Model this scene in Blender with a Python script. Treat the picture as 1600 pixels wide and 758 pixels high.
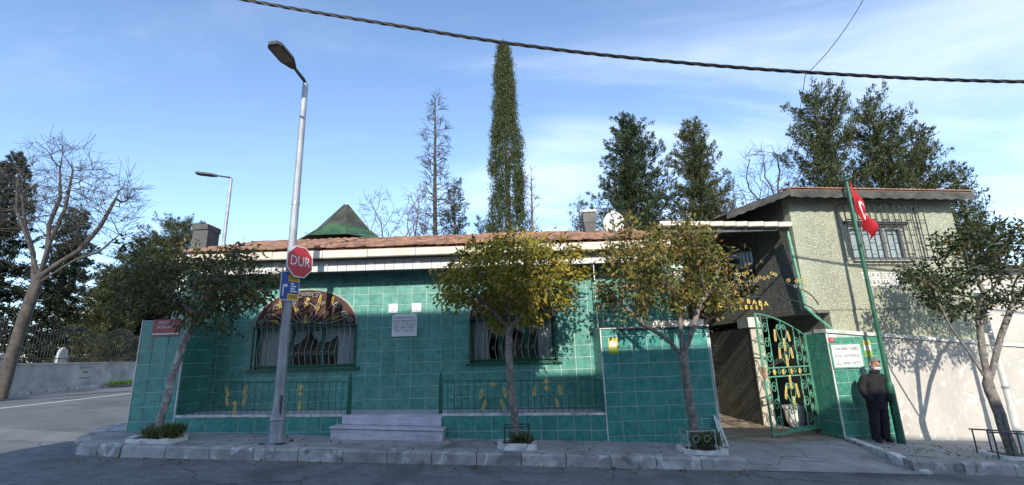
import bpy, math, random
import numpy as np
from mathutils import Vector, Matrix
R = math.radians
for o in list(bpy.data.objects): bpy.data.objects.remove(o)
scene = bpy.context.scene
COL = scene.collection

# ------------------------------------------------------------------ camera
cam = bpy.data.cameras.new('camera'); cam.sensor_width = 36; cam.lens = 36*740/1600
cam.clip_end = 2000; cam.clip_start = .05
camo = bpy.data.objects.new('camera', cam); COL.objects.link(camo)
camo.location = (0, 0, 1.46)
camo.rotation_euler = (Matrix.Rotation(R(90+13.8), 3, 'X') @ Matrix.Rotation(R(-1.8), 3, 'Z')).to_euler()
scene.camera = camo

# ------------------------------------------------------------------ sky, sun, exposure
SUN_EL, SUN_AZ = 26.0, 2.0        # sun stands behind the camera, SUN_AZ degrees towards the left
wd = bpy.data.worlds.new('World'); scene.world = wd; wd.use_nodes = True
nt = wd.node_tree; nt.nodes.clear()
out = nt.nodes.new('ShaderNodeOutputWorld'); bg = nt.nodes.new('ShaderNodeBackground')
sky = nt.nodes.new('ShaderNodeTexSky'); sky.sky_type = 'NISHITA'; sky.sun_disc = False
sky.sun_elevation = R(SUN_EL); sky.sun_rotation = R(180+SUN_AZ)
sky.air_density = 0.85; sky.dust_density = 0.05; sky.ozone_density = 2.0
bg.inputs[1].default_value = 0.15
tc = nt.nodes.new('ShaderNodeTexCoord')
sep = nt.nodes.new('ShaderNodeSeparateXYZ'); nt.links.new(tc.outputs['Generated'], sep.inputs[0])
def wmath(op, a, b=None, c=None):
    n = nt.nodes.new('ShaderNodeMath'); n.operation = op
    for i, v in enumerate((a, b, c)):
        if v is None: continue
        if isinstance(v, (int, float)): n.inputs[i].default_value = v
        else: nt.links.new(v, n.inputs[i])
    return n.outputs[0]
# project the view direction on a cloud layer so that the cirrus streaks foreshorten towards the horizon
zz = wmath('MAXIMUM', wmath('ADD', sep.outputs[2], .12), .02)
comb = nt.nodes.new('ShaderNodeCombineXYZ')
nt.links.new(wmath('DIVIDE', sep.outputs[0], zz), comb.inputs[0]); nt.links.new(wmath('DIVIDE', sep.outputs[1], zz), comb.inputs[1])
mp = nt.nodes.new('ShaderNodeMapping'); nt.links.new(comb.outputs[0], mp.inputs[0])
mp.inputs['Rotation'].default_value = (0, 0, R(35)); mp.inputs['Scale'].default_value = (.55, 1.5, 1); mp.inputs['Location'].default_value = (3.1, .4, 0)
n1 = nt.nodes.new('ShaderNodeTexNoise'); n1.inputs['Scale'].default_value = 1.1; n1.inputs['Detail'].default_value = 8; n1.inputs['Roughness'].default_value = .6; n1.inputs['Distortion'].default_value = .35
nt.links.new(mp.outputs[0], n1.inputs['Vector'])
n2 = nt.nodes.new('ShaderNodeTexNoise'); n2.inputs['Scale'].default_value = .45; n2.inputs['Detail'].default_value = 3
nt.links.new(comb.outputs[0], n2.inputs['Vector'])
cl = wmath('ADD', wmath('ADD', wmath('MULTIPLY', n1.outputs['Fac'], .62), wmath('MULTIPLY', n2.outputs['Fac'], .55)), wmath('MULTIPLY', sep.outputs[0], .12))
mr = nt.nodes.new('ShaderNodeMapRange'); mr.inputs[1].default_value = .53; mr.inputs[2].default_value = .82; mr.inputs[3].default_value = 0; mr.inputs[4].default_value = .5
mr.interpolation_type = 'SMOOTHSTEP'
nt.links.new(cl, mr.inputs[0])
mix = nt.nodes.new('ShaderNodeMixRGB'); mix.inputs[2].default_value = (5.0, 5.4, 6.0, 1)
nt.links.new(mr.outputs[0], mix.inputs[0]); nt.links.new(sky.outputs[0], mix.inputs[1])
nt.links.new(mix.outputs[0], bg.inputs[0]); nt.links.new(bg.outputs[0], out.inputs[0])

sl = bpy.data.lights.new('sun', 'SUN'); sl.energy = 2.65; sl.angle = R(.55); sl.color = (1, .93, .80)
so = bpy.data.objects.new('sun', sl); COL.objects.link(so)
_d = Vector((math.sin(R(SUN_AZ))*math.cos(R(SUN_EL)), math.cos(R(SUN_AZ))*math.cos(R(SUN_EL)), -math.sin(R(SUN_EL))))
so.rotation_euler = _d.to_track_quat('-Z', 'Y').to_euler(); so.location = (0, -20, 20)
vs = scene.view_settings; vs.view_transform = 'Standard'; vs.look = 'None'; vs.exposure = 1.06; vs.gamma = 1; vs.use_curve_mapping = False
scene.render.engine = 'CYCLES'

# ------------------------------------------------------------------ materials
MATS = {}
def mat(name, col, rough=.7, var=.12, scale=6, bump=0.0, bscale=40, spec=.5, metal=0, obj_rand=0, col2=None, island=None, trans=0, coords='Object', detail=6, mixlo=.35, mixhi=.65, coat=0):
    m = bpy.data.materials.new(name); m.use_nodes = True; MATS[name] = m
    t = m.node_tree; b = t.nodes['Principled BSDF']
    b.inputs['Roughness'].default_value = rough; b.inputs['Specular IOR Level'].default_value = spec; b.inputs['Metallic'].default_value = metal
    if coat: b.inputs['Coat Weight'].default_value = coat
    c = t.nodes.new('ShaderNodeTexCoord'); nz = t.nodes.new('ShaderNodeTexNoise')
    nz.inputs['Scale'].default_value = scale; nz.inputs['Detail'].default_value = detail; nz.inputs['Roughness'].default_value = .62
    t.links.new(c.outputs[coords], nz.inputs['Vector'])
    if coords == 'Object' and obj_rand:
        oi = t.nodes.new('ShaderNodeObjectInfo'); va = t.nodes.new('ShaderNodeVectorMath'); va.operation = 'ADD'
        sc = t.nodes.new('ShaderNodeMath'); sc.operation = 'MULTIPLY'; sc.inputs[1].default_value = 97
        t.links.new(oi.outputs['Random'], sc.inputs[0]); t.links.new(c.outputs['Object'], va.inputs[0]); t.links.new(sc.outputs[0], va.inputs[1]); t.links.new(va.outputs[0], nz.inputs['Vector'])
    rp = t.nodes.new('ShaderNodeValToRGB'); rp.color_ramp.elements[0].position = mixlo; rp.color_ramp.elements[1].position = mixhi
    a = col; z = col2 or tuple(min(1, x*(1+var*2)) for x in col)
    if not col2: a = tuple(x*(1-var*1.6) for x in col)
    rp.color_ramp.elements[0].color = (*a, 1); rp.color_ramp.elements[1].color = (*z, 1)
    t.links.new(nz.outputs['Fac'], rp.inputs[0]); last = rp.outputs[0]
    def hsv(fac_socket, lo, hi, last):
        mrn = t.nodes.new('ShaderNodeMapRange'); mrn.inputs[3].default_value = lo; mrn.inputs[4].default_value = hi
        t.links.new(fac_socket, mrn.inputs[0])
        h = t.nodes.new('ShaderNodeHueSaturation'); t.links.new(mrn.outputs[0], h.inputs['Value']); t.links.new(last, h.inputs['Color']); return h.outputs[0]
    if obj_rand:
        last = hsv(oi.outputs['Random'], 1-obj_rand, 1+obj_rand, last)
    if island:
        g = t.nodes.new('ShaderNodeNewGeometry'); r2 = t.nodes.new('ShaderNodeValToRGB'); r2.color_ramp.elements.remove(r2.color_ramp.elements[1])
        for i, (p, cc) in enumerate(island):
            e = r2.color_ramp.elements[0] if i == 0 else r2.color_ramp.elements.new(p)
            e.position = p; e.color = (*cc, 1)
        t.links.new(g.outputs['Random Per Island'], r2.inputs[0])
        mx = t.nodes.new('ShaderNodeMixRGB'); mx.blend_type = 'MULTIPLY'; mx.inputs[0].default_value = 1
        t.links.new(r2.outputs[0], mx.inputs[1]); t.links.new(last, mx.inputs[2]); last = mx.outputs[0]
    t.links.new(last, b.inputs['Base Color'])
    if bump:
        bn = t.nodes.new('ShaderNodeTexNoise'); bn.inputs['Scale'].default_value = bscale; bn.inputs['Detail'].default_value = 5
        t.links.new(c.outputs[coords], bn.inputs['Vector']); bp = t.nodes.new('ShaderNodeBump'); bp.inputs['Strength'].default_value = bump; bp.inputs['Distance'].default_value = .02
        t.links.new(bn.outputs['Fac'], bp.inputs['Height']); t.links.new(bp.outputs[0], b.inputs['Normal'])
    if trans:
        ad = t.nodes.new('ShaderNodeMixShader'); tl = t.nodes.new('ShaderNodeBsdfTranslucent'); ad.inputs[0].default_value = trans
        t.links.new(last, tl.inputs[0]); t.links.new(b.outputs[0], ad.inputs[1]); t.links.new(tl.outputs[0], ad.inputs[2])
        t.links.new(ad.outputs[0], t.nodes['Material Output'].inputs[0])
    return m
def layer_noise(m, col, scale, lo, hi, amount=1.0, stretch=None, detail=7, dist=0, pos=False):
    """lays a second noise-masked colour (stains, wear, aggregate) over a mat()"""
    t = m.node_tree; b = t.nodes['Principled BSDF']; src = b.inputs['Base Color'].links[0].from_socket
    c = t.nodes.new('ShaderNodeTexCoord'); nz = t.nodes.new('ShaderNodeTexNoise'); nz.inputs['Scale'].default_value = scale; nz.inputs['Detail'].default_value = detail; nz.inputs['Distortion'].default_value = dist
    src_c = t.nodes.new('ShaderNodeNewGeometry').outputs['Position'] if pos else c.outputs['Object']
    if stretch:
        mpn = t.nodes.new('ShaderNodeMapping'); mpn.inputs['Scale'].default_value = stretch; t.links.new(src_c, mpn.inputs[0]); t.links.new(mpn.outputs[0], nz.inputs['Vector'])
    else: t.links.new(src_c, nz.inputs['Vector'])
    mrn = t.nodes.new('ShaderNodeMapRange'); mrn.inputs[1].default_value = lo; mrn.inputs[2].default_value = hi; mrn.inputs[4].default_value = amount
    t.links.new(nz.outputs['Fac'], mrn.inputs[0])
    mx = t.nodes.new('ShaderNodeMixRGB'); mx.inputs[2].default_value = (*col, 1); t.links.new(mrn.outputs[0], mx.inputs[0]); t.links.new(src, mx.inputs[1]); t.links.new(mx.outputs[0], b.inputs['Base Color'])
    return m
def layer_voronoi(m, cols, scale, lo, hi):
    """pebble-dash: pale stone chips of random tone set in the ground colour, with relief"""
    t = m.node_tree; b = t.nodes['Principled BSDF']; src = b.inputs['Base Color'].links[0].from_socket
    c = t.nodes.new('ShaderNodeTexCoord'); v = t.nodes.new('ShaderNodeTexVoronoi'); v.inputs['Scale'].default_value = scale; t.links.new(c.outputs['Object'], v.inputs['Vector'])
    sp = t.nodes.new('ShaderNodeSeparateColor'); t.links.new(v.outputs['Color'], sp.inputs[0])
    rp = t.nodes.new('ShaderNodeValToRGB'); rp.color_ramp.interpolation = 'CONSTANT'
    rp.color_ramp.elements[0].color = (*cols[0], 1); rp.color_ramp.elements[1].position = .99; rp.color_ramp.elements[1].color = (*cols[-1], 1)
    for i, cc in enumerate(cols[1:-1]): e = rp.color_ramp.elements.new((i+1)/(len(cols)-1)); e.color = (*cc, 1)
    t.links.new(sp.outputs[0], rp.inputs[0])
    mrn = t.nodes.new('ShaderNodeMapRange'); mrn.inputs[1].default_value = lo; mrn.inputs[2].default_value = hi; mrn.inputs[3].default_value = 1; mrn.inputs[4].default_value = 0
    t.links.new(v.outputs['Distance'], mrn.inputs[0])
    mx = t.nodes.new('ShaderNodeMixRGB'); t.links.new(mrn.outputs[0], mx.inputs[0]); t.links.new(src, mx.inputs[1]); t.links.new(rp.outputs[0], mx.inputs[2]); t.links.new(mx.outputs[0], b.inputs['Base Color'])
    bp = t.nodes.new('ShaderNodeBump'); bp.inputs['Strength'].default_value = .7; bp.inputs['Distance'].default_value = .012; t.links.new(mrn.outputs[0], bp.inputs['Height']); t.links.new(bp.outputs[0], b.inputs['Normal'])
    return m

M_asph = mat('asphalt', (.20, .203, .21), .85, .12, 1.3, bump=.8, bscale=120)
layer_noise(M_asph, (.07, .07, .076), 42, .50, .64, .6); layer_noise(M_asph, (.30, .30, .31), 55, .60, .68, .5); layer_noise(M_asph, (.10, .105, .115), 6, .5, .64, .5, dist=.5)
layer_noise(M_asph, (.27, .27, .28), 150, .57, .70, .6); layer_noise(M_asph, (.06, .062, .066), .55, .54, .64, .5, dist=1.2)
layer_noise(M_asph, (.028, .028, .03), 3.0, .66, .70, .5, stretch=(.12, 1.6, 1), dist=.6)
def layer_cracks(m, scale, width, amount):
    t = m.node_tree; b = t.nodes['Principled BSDF']; src = b.inputs['Base Color'].links[0].from_socket
    g = t.nodes.new('ShaderNodeNewGeometry'); nz = t.nodes.new('ShaderNodeTexNoise'); nz.inputs['Scale'].default_value = 1.6; nz.inputs['Detail'].default_value = 6; t.links.new(g.outputs['Position'], nz.inputs['Vector'])
    ad = t.nodes.new('ShaderNodeMixRGB'); ad.blend_type = 'ADD'; ad.inputs[0].default_value = .55; t.links.new(g.outputs['Position'], ad.inputs[1]); t.links.new(nz.outputs['Color'], ad.inputs[2])
    v = t.nodes.new('ShaderNodeTexVoronoi'); v.feature = 'DISTANCE_TO_EDGE'; v.inputs['Scale'].default_value = scale; t.links.new(ad.outputs[0], v.inputs['Vector'])
    mrn = t.nodes.new('ShaderNodeMapRange'); mrn.inputs[1].default_value = width*.3; mrn.inputs[2].default_value = width; mrn.inputs[3].default_value = amount; mrn.inputs[4].default_value = 0; t.links.new(v.outputs['Distance'], mrn.inputs[0])
    n2_ = t.nodes.new('ShaderNodeTexNoise'); n2_.inputs['Scale'].default_value = .35; t.links.new(g.outputs['Position'], n2_.inputs['Vector']); m2 = t.nodes.new('ShaderNodeMapRange'); m2.inputs[1].default_value = .45; m2.inputs[2].default_value = .6; t.links.new(n2_.outputs['Fac'], m2.inputs[0])
    mu = t.nodes.new('ShaderNodeMath'); mu.operation = 'MULTIPLY'; t.links.new(mrn.outputs[0], mu.inputs[0]); t.links.new(m2.outputs[0], mu.inputs[1])
    mx = t.nodes.new('ShaderNodeMixRGB'); mx.inputs[2].default_value = (.03, .03, .032, 1); t.links.new(mu.outputs[0], mx.inputs[0]); t.links.new(src, mx.inputs[1]); t.links.new(mx.outputs[0], b.inputs['Base Color'])
layer_cracks(M_asph, .55, .012, .8)
M_asph2 = mat('asphalt_side', (.135, .140, .150), .88, .10, .9, bump=.4, bscale=160); layer_noise(M_asph2, (.2, .2, .195), 220, .57, .7, .5); layer_noise(M_asph2, (.06, .06, .06), .4, .55, .66, .5, dist=1)
M_pave = mat('pavement_concrete', (.33, .325, .32), .9, .13, 1.7, bump=.35, bscale=90); layer_noise(M_pave, (.40, .39, .38), 60, .58, .70, .5); layer_noise(M_pave, (.14, .135, .13), 35, .54, .66, .4); layer_noise(M_pave, (.075, .072, .07), 1.1, .56, .68, .6, dist=1.1)
layer_cracks(M_pave, .8, .012, .7)
M_kerb = mat('kerb_concrete', (.33, .325, .32), .9, .16, 3.2, bump=.6, bscale=60, obj_rand=.16); layer_noise(M_kerb, (.62, .62, .62), 4.5, .58, .64, .75, dist=.8); layer_noise(M_kerb, (.08, .078, .075), 2.6, .57, .68, .7, dist=1.4)
M_whitek = mat('white_painted_concrete', (.62, .62, .60), .85, .12, 5, bump=.5, bscale=50); layer_noise(M_whitek, (.24, .23, .22), 5.5, .55, .66, .8, dist=.8)
M_ground = mat('dirt_ground', (.10, .085, .06), .95, .2, 1.5, bump=.3, bscale=20)
M_grass = mat('grass', (.10, .19, .03), .9, .3, 4)
M_line = mat('road_paint', (.58, .58, .56), .8, .08, 7); layer_noise(M_line, (.2, .2, .2), 9, .55, .68, .8)
def tilemat(name, a, b, orand=.06):
    m = mat(name, a, .34, .1, 9, bump=.05, bscale=14, obj_rand=orand, col2=b, mixlo=.36, mixhi=.62, spec=.38)
    layer_noise(m, (.07, .20, .165), 26, .56, .70, .32)
    layer_noise(m, (.05, .10, .085), .9, .56, .74, .55, stretch=(1.6, 1, .5), dist=.7, pos=True); layer_noise(m, (.20, .36, .31), 1.4, .60, .78, .35, dist=.5, pos=True); return m
M_tile = tilemat('green_tile', (.062, .225, .192), (.122, .345, .295))
M_tile2 = tilemat('green_tile_yard_wall', (.036, .200, .178), (.076, .305, .270))
M_tile3 = tilemat('green_tile_gate_pier', (.038, .185, .13), (.08, .29, .215))
M_grout = mat('pale_grout', (.46, .58, .52), .9, .1, 5); layer_noise(M_grout, (.2, .3, .27), 4, .5, .66, .55)
M_cream = mat('cream_gutter', (.60, .53, .44), .55, .05, 3, obj_rand=.05); layer_noise(M_cream, (.42, .34, .26), 3, .58, .72, .5, stretch=(1, 1, .3))
M_soffit = mat('dark_soffit', (.10, .10, .095), .8, .1, 3)
M_roof = mat('terracotta', (.30, .175, .125), .85, .2, 2.2, bump=.3, bscale=30, island=[(0, (.62, .62, .66)), (.5, (1, 1, 1)), (1, (1.35, 1.25, 1.15))]); layer_noise(M_roof, (.16, .12, .09), 2.2, .55, .68, .6)
M_marble = mat('grey_marble', (.52, .50, .56), .45, .1, 3, bump=.1, bscale=20); layer_noise(M_marble, (.28, .27, .3), 3, .56, .7, .6, stretch=(.5, 3, 3), dist=1.2)
M_white = mat('white_marble', (.72, .72, .72), .5, .06, 10)
M_black = mat('black_paint', (.012, .012, .014), .5, .1, 10)
M_red = mat('sign_red', (.50, .035, .045), .4, .05, 4)
M_redd = mat('sign_dark_red', (.30, .03, .04), .45, .08, 5)
M_blue = mat('sign_blue', (.012, .07, .30), .4, .06, 4)
M_yel = mat('sign_yellow', (.75, .42, .03), .45, .06, 6)
M_gold = mat('gold_paint', (.60, .43, .12), .5, .18, 30, metal=.15)
M_letter = mat('yellow_letter', (.85, .58, .10), .5, .1, 20)
M_iron = mat('green_iron', (.014, .095, .055), .45, .2, 12)
M_irongate = mat('gate_green_iron', (.11, .32, .21), .42, .15, 12)
M_irongrey = mat('pale_grille_iron', (.34, .37, .33), .5, .15, 14)
M_irondark = mat('dark_iron', (.03, .032, .034), .5, .2, 12)
M_winframe = mat('green_window_frame', (.012, .085, .055), .4, .1, 8)
M_lunette = mat('brown_red_lunette', (.055, .018, .013), .35, .25, 3)
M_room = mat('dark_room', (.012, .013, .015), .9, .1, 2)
M_curtain = mat('lace_curtain', (.82, .82, .86), .9, .12, 30, trans=.25)
M_galv = mat('galvanised_steel', (.30, .315, .345), .5, .12, 3, metal=.35); layer_noise(M_galv, (.17, .175, .19), 2.2, .55, .68, .5, stretch=(3, 3, .5))
M_lamp = mat('lamp_housing', (.045, .048, .05), .6, .1, 8)
M_lampg = mat('lamp_glass', (.10, .10, .10), .25, .2, 20)
M_copper = mat('green_dome_metal', (.045, .105, .040), .45, .25, 2.5, metal=.1); layer_noise(M_copper, (.03, .055, .035), 2.4, .5, .68, .75)
M_domed = mat('dark_dome_metal', (.050, .052, .036), .5, .25, 2.5)
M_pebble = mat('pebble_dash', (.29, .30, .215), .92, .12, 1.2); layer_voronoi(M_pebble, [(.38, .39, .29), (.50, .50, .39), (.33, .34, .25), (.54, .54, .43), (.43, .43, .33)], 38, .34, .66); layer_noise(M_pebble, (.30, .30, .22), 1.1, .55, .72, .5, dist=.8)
M_pebble_shade = mat('shaded_pebble_dash', (.13, .135, .12), .95, .12, 1.2); layer_voronoi(M_pebble_shade, [(.16, .165, .14), (.24, .235, .2), (.12, .12, .10), (.3, .29, .25)], 26, .3, .6)  # darker copy of the pebble dash, gateway shade put into its colours
M_wallw = mat('white_plaster', (.49, .46, .415), .9, .05, 1.3, bump=.35, bscale=9); layer_noise(M_wallw, (.45, .43, .39), 1.2, .60, .74, .55, dist=.8); layer_noise(M_wallw, (.22, .2, .18), 9, .68, .72, .7); layer_noise(M_wallw, (.38, .36, .33), 2.2, .58, .70, .45, stretch=(2.5, 2.5, .35)); layer_noise(M_wallw, (.70, .68, .64), 5, .60, .64, .6, dist=1.2)
layer_cracks(M_wallw, 1.1, .006, .22)
M_path = mat('brown_path_paving', (.30, .24, .18), .9, .2, 3, bump=.4, bscale=30)
M_post_sunlit = mat('sunlit_pebble_post', (.50, .46, .37), .9, .15, 30, bump=.6, bscale=40)  # front of the gatepost, sunlight put into its paler colour
M_ledge = mat('ledge_white', (.66, .65, .60), .8, .08, 4); layer_noise(M_ledge, (.25, .24, .22), 3, .56, .68, .6)
M_corr = mat('weathered_corrugated', (.065, .065, .056), .9, .25, 4, bump=.3, bscale=30)
M_winwhite = mat('grey_window_frame', (.30, .30, .28), .6, .1, 6)
M_flag = mat('red_flag', (.48, .015, .025), .8, .06, 6, trans=.25)
M_flagw = mat('white_flag_emblem', (.85, .85, .85), .8, .03, 6)
M_coat = mat('black_coat', (.010, .010, .012), .9, .3, 9, bump=.4, bscale=30)
M_trou = mat('black_trousers', (.012, .012, .014), .9, .3, 9)
M_shoe = mat('black_shoes', (.01, .01, .01), .5, .2, 9)
M_skin = mat('skin', (.42, .23, .16), .6, .1, 20)
M_hair = mat('grey_hair', (.17, .13, .11), .8, .2, 40)
M_mask = mat('white_face_mask', (.50, .50, .50), .8, .05, 20)
M_bark = mat('bark', (.17, .15, .13), .95, .25, 9, bump=.7, bscale=35); layer_noise(M_bark, (.42, .40, .37), 16, .56, .64, .55)
M_barkw = mat('whitewashed_bark', (.24, .22, .20), .95, .25, 9, bump=.7, bscale=35); layer_noise(M_barkw, (.52, .50, .47), 13, .53, .61, .75)
M_barkd = mat('dark_bark', (.10, .082, .068), .95, .25, 7, bump=.6, bscale=30)
M_twig = mat('purple_twigs', (.12, .085, .078), .9, .2, 9)
M_barkg = mat('grey_bark', (.068, .058, .05), .95, .25, 6, bump=.6, bscale=25)
def leafmat(name, base, isl, tr=.28): return mat(name, base, .5, .22, 1.6, island=isl, trans=tr, spec=.4, mixlo=.3, mixhi=.7)
M_leaf1 = leafmat('leaf_dark_olive', (.95, .95, .95), [(0, (.055, .078, .028)), (.5, (.11, .125, .04)), (.82, (.17, .15, .045)), (1, (.28, .17, .05))])
M_leaf2 = leafmat('leaf_yellow_olive', (.95, .95, .95), [(0, (.12, .14, .025)), (.45, (.28, .26, .035)), (.8, (.46, .36, .04)), (1, (.52, .31, .035))])
M_leaf3 = leafmat('leaf_olive_brown', (.95, .95, .95), [(0, (.095, .125, .03)), (.5, (.22, .22, .045)), (.8, (.33, .24, .06)), (1, (.40, .19, .07))])
M_leaf4 = leafmat('leaf_deep_green', (.95, .95, .95), [(0, (.025, .045, .014)), (.6, (.055, .085, .022)), (.9, (.09, .10, .025)), (1, (.20, .09, .03))])
M_leafy = leafmat('leaf_creeper_yellow', (.95, .95, .95), [(0, (.07, .10, .02)), (.5, (.20, .19, .03)), (1, (.42, .31, .04))])
M_con = leafmat('conifer_green', (.95, .95, .95), [(0, (.022, .042, .020)), (.5, (.040, .066, .026)), (1, (.075, .095, .036))], .12)
M_con2 = leafmat('conifer_olive', (.95, .95, .95), [(0, (.036, .056, .022)), (.5, (.072, .092, .032)), (1, (.125, .13, .043))], .14)
M_con3 = leafmat('conifer_dark', (.95, .95, .95), [(0, (.012, .024, .014)), (.5, (.024, .040, .020)), (1, (.045, .06, .03))], .1)
M_cyp = leafmat('cypress_green', (.95, .95, .95), [(0, (.030, .048, .018)), (.5, (.058, .080, .026)), (1, (.105, .120, .035))], .12)
M_cedar = leafmat('cedar_olive', (.95, .95, .95), [(0, (.030, .045, .014)), (.5, (.065, .080, .022)), (1, (.12, .12, .035))], .15)
M_weed = leafmat('weed', (.95, .95, .95), [(0, (.06, .10, .025)), (.7, (.15, .18, .05)), (1, (.28, .24, .10))])
M_cable = mat('black_cable', (.012, .012, .013), .55, .2, 20)
M_dish = mat('white_dish', (.55, .54, .52), .5, .06, 8); layer_noise(M_dish, (.35, .25, .18), 9, .60, .68, .7)
M_sheet = mat('grey_sheet_metal', (.07, .068, .065), .55, .15, 4, metal=.2)
M_poster = mat('poster_yellow', (.50, .42, .08), .6, .1, 8)
M_posterg = mat('poster_green', (.28, .40, .05), .6, .1, 8)
M_posterw = mat('poster_white', (.62, .58, .5), .6, .2, 40)
M_plasterg = mat('grey_cemetery_wall', (.30, .295, .28), .9, .15, 1.1, bump=.3, bscale=30); layer_noise(M_plasterg, (.13, .13, .125), 1.2, .56, .66, .6, stretch=(1, 1, .5))
M_opp = mat('opposite_plaster', (.48, .44, .38), .9, .08, 1)
M_glassd = mat('dark_window_glass', (.03, .035, .04), .1, .1, 2)
M_pvc = mat('white_pipe', (.62, .63, .60), .5, .08, 4)
# clear window glass: mostly transparent, mirror-like at grazing angles
M_glass = bpy.data.materials.new('window_glass'); M_glass.use_nodes = True
_t = M_glass.node_tree; _t.nodes.remove(_t.nodes['Principled BSDF'])
_a = _t.nodes.new('ShaderNodeBsdfTransparent'); _a.inputs[0].default_value = (.82, .86, .86, 1); _g = _t.nodes.new('ShaderNodeBsdfGlossy'); _g.inputs['Roughness'].default_value = .03
_f = _t.nodes.new('ShaderNodeLayerWeight'); _f.inputs[0].default_value = .5; _n = _t.nodes.new('ShaderNodeMixShader')
_p = _t.nodes.new('ShaderNodeMath'); _p.operation = 'POWER'; _p.inputs[1].default_value = 4; _t.links.new(_f.outputs['Facing'], _p.inputs[0])
_q = _t.nodes.new('ShaderNodeMath'); _q.operation = 'MULTIPLY_ADD'; _q.inputs[1].default_value = .8; _q.inputs[2].default_value = .04; _t.links.new(_p.outputs[0], _q.inputs[0])
_t.links.new(_q.outputs[0], _n.inputs[0]); _t.links.new(_a.outputs[0], _n.inputs[1]); _t.links.new(_g.outputs[0], _n.inputs[2]); _t.links.new(_n.outputs[0], _t.nodes['Material Output'].inputs[0])
# white fascia tile with a small printed ornament
M_fasc = mat('fascia_tile_print', (.56, .56, .56), .35, .05, 5)
def _fascia(m):
    t = m.node_tree; b = t.nodes['Principled BSDF']; src = b.inputs['Base Color'].links[0].from_socket
    c = t.nodes.new('ShaderNodeTexCoord'); mpn = t.nodes.new('ShaderNodeMapping'); mpn.inputs['Scale'].default_value = (20, 20, 20); t.links.new(c.outputs['Object'], mpn.inputs[0])
    v = t.nodes.new('ShaderNodeTexVoronoi'); v.inputs['Scale'].default_value = 1; v.inputs['Randomness'].default_value = 0; t.links.new(mpn.outputs[0], v.inputs['Vector'])
    mrn = t.nodes.new('ShaderNodeMapRange'); mrn.inputs[1].default_value = .22; mrn.inputs[2].default_value = .36; mrn.inputs[3].default_value = .75; mrn.inputs[4].default_value = 0; t.links.new(v.outputs['Distance'], mrn.inputs[0])
    mx = t.nodes.new('ShaderNodeMixRGB'); mx.inputs[2].default_value = (.30, .29, .30, 1); t.links.new(mrn.outputs[0], mx.inputs[0]); t.links.new(src, mx.inputs[1]); t.links.new(mx.outputs[0], b.inputs['Base Color'])
_fascia(M_fasc)

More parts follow.
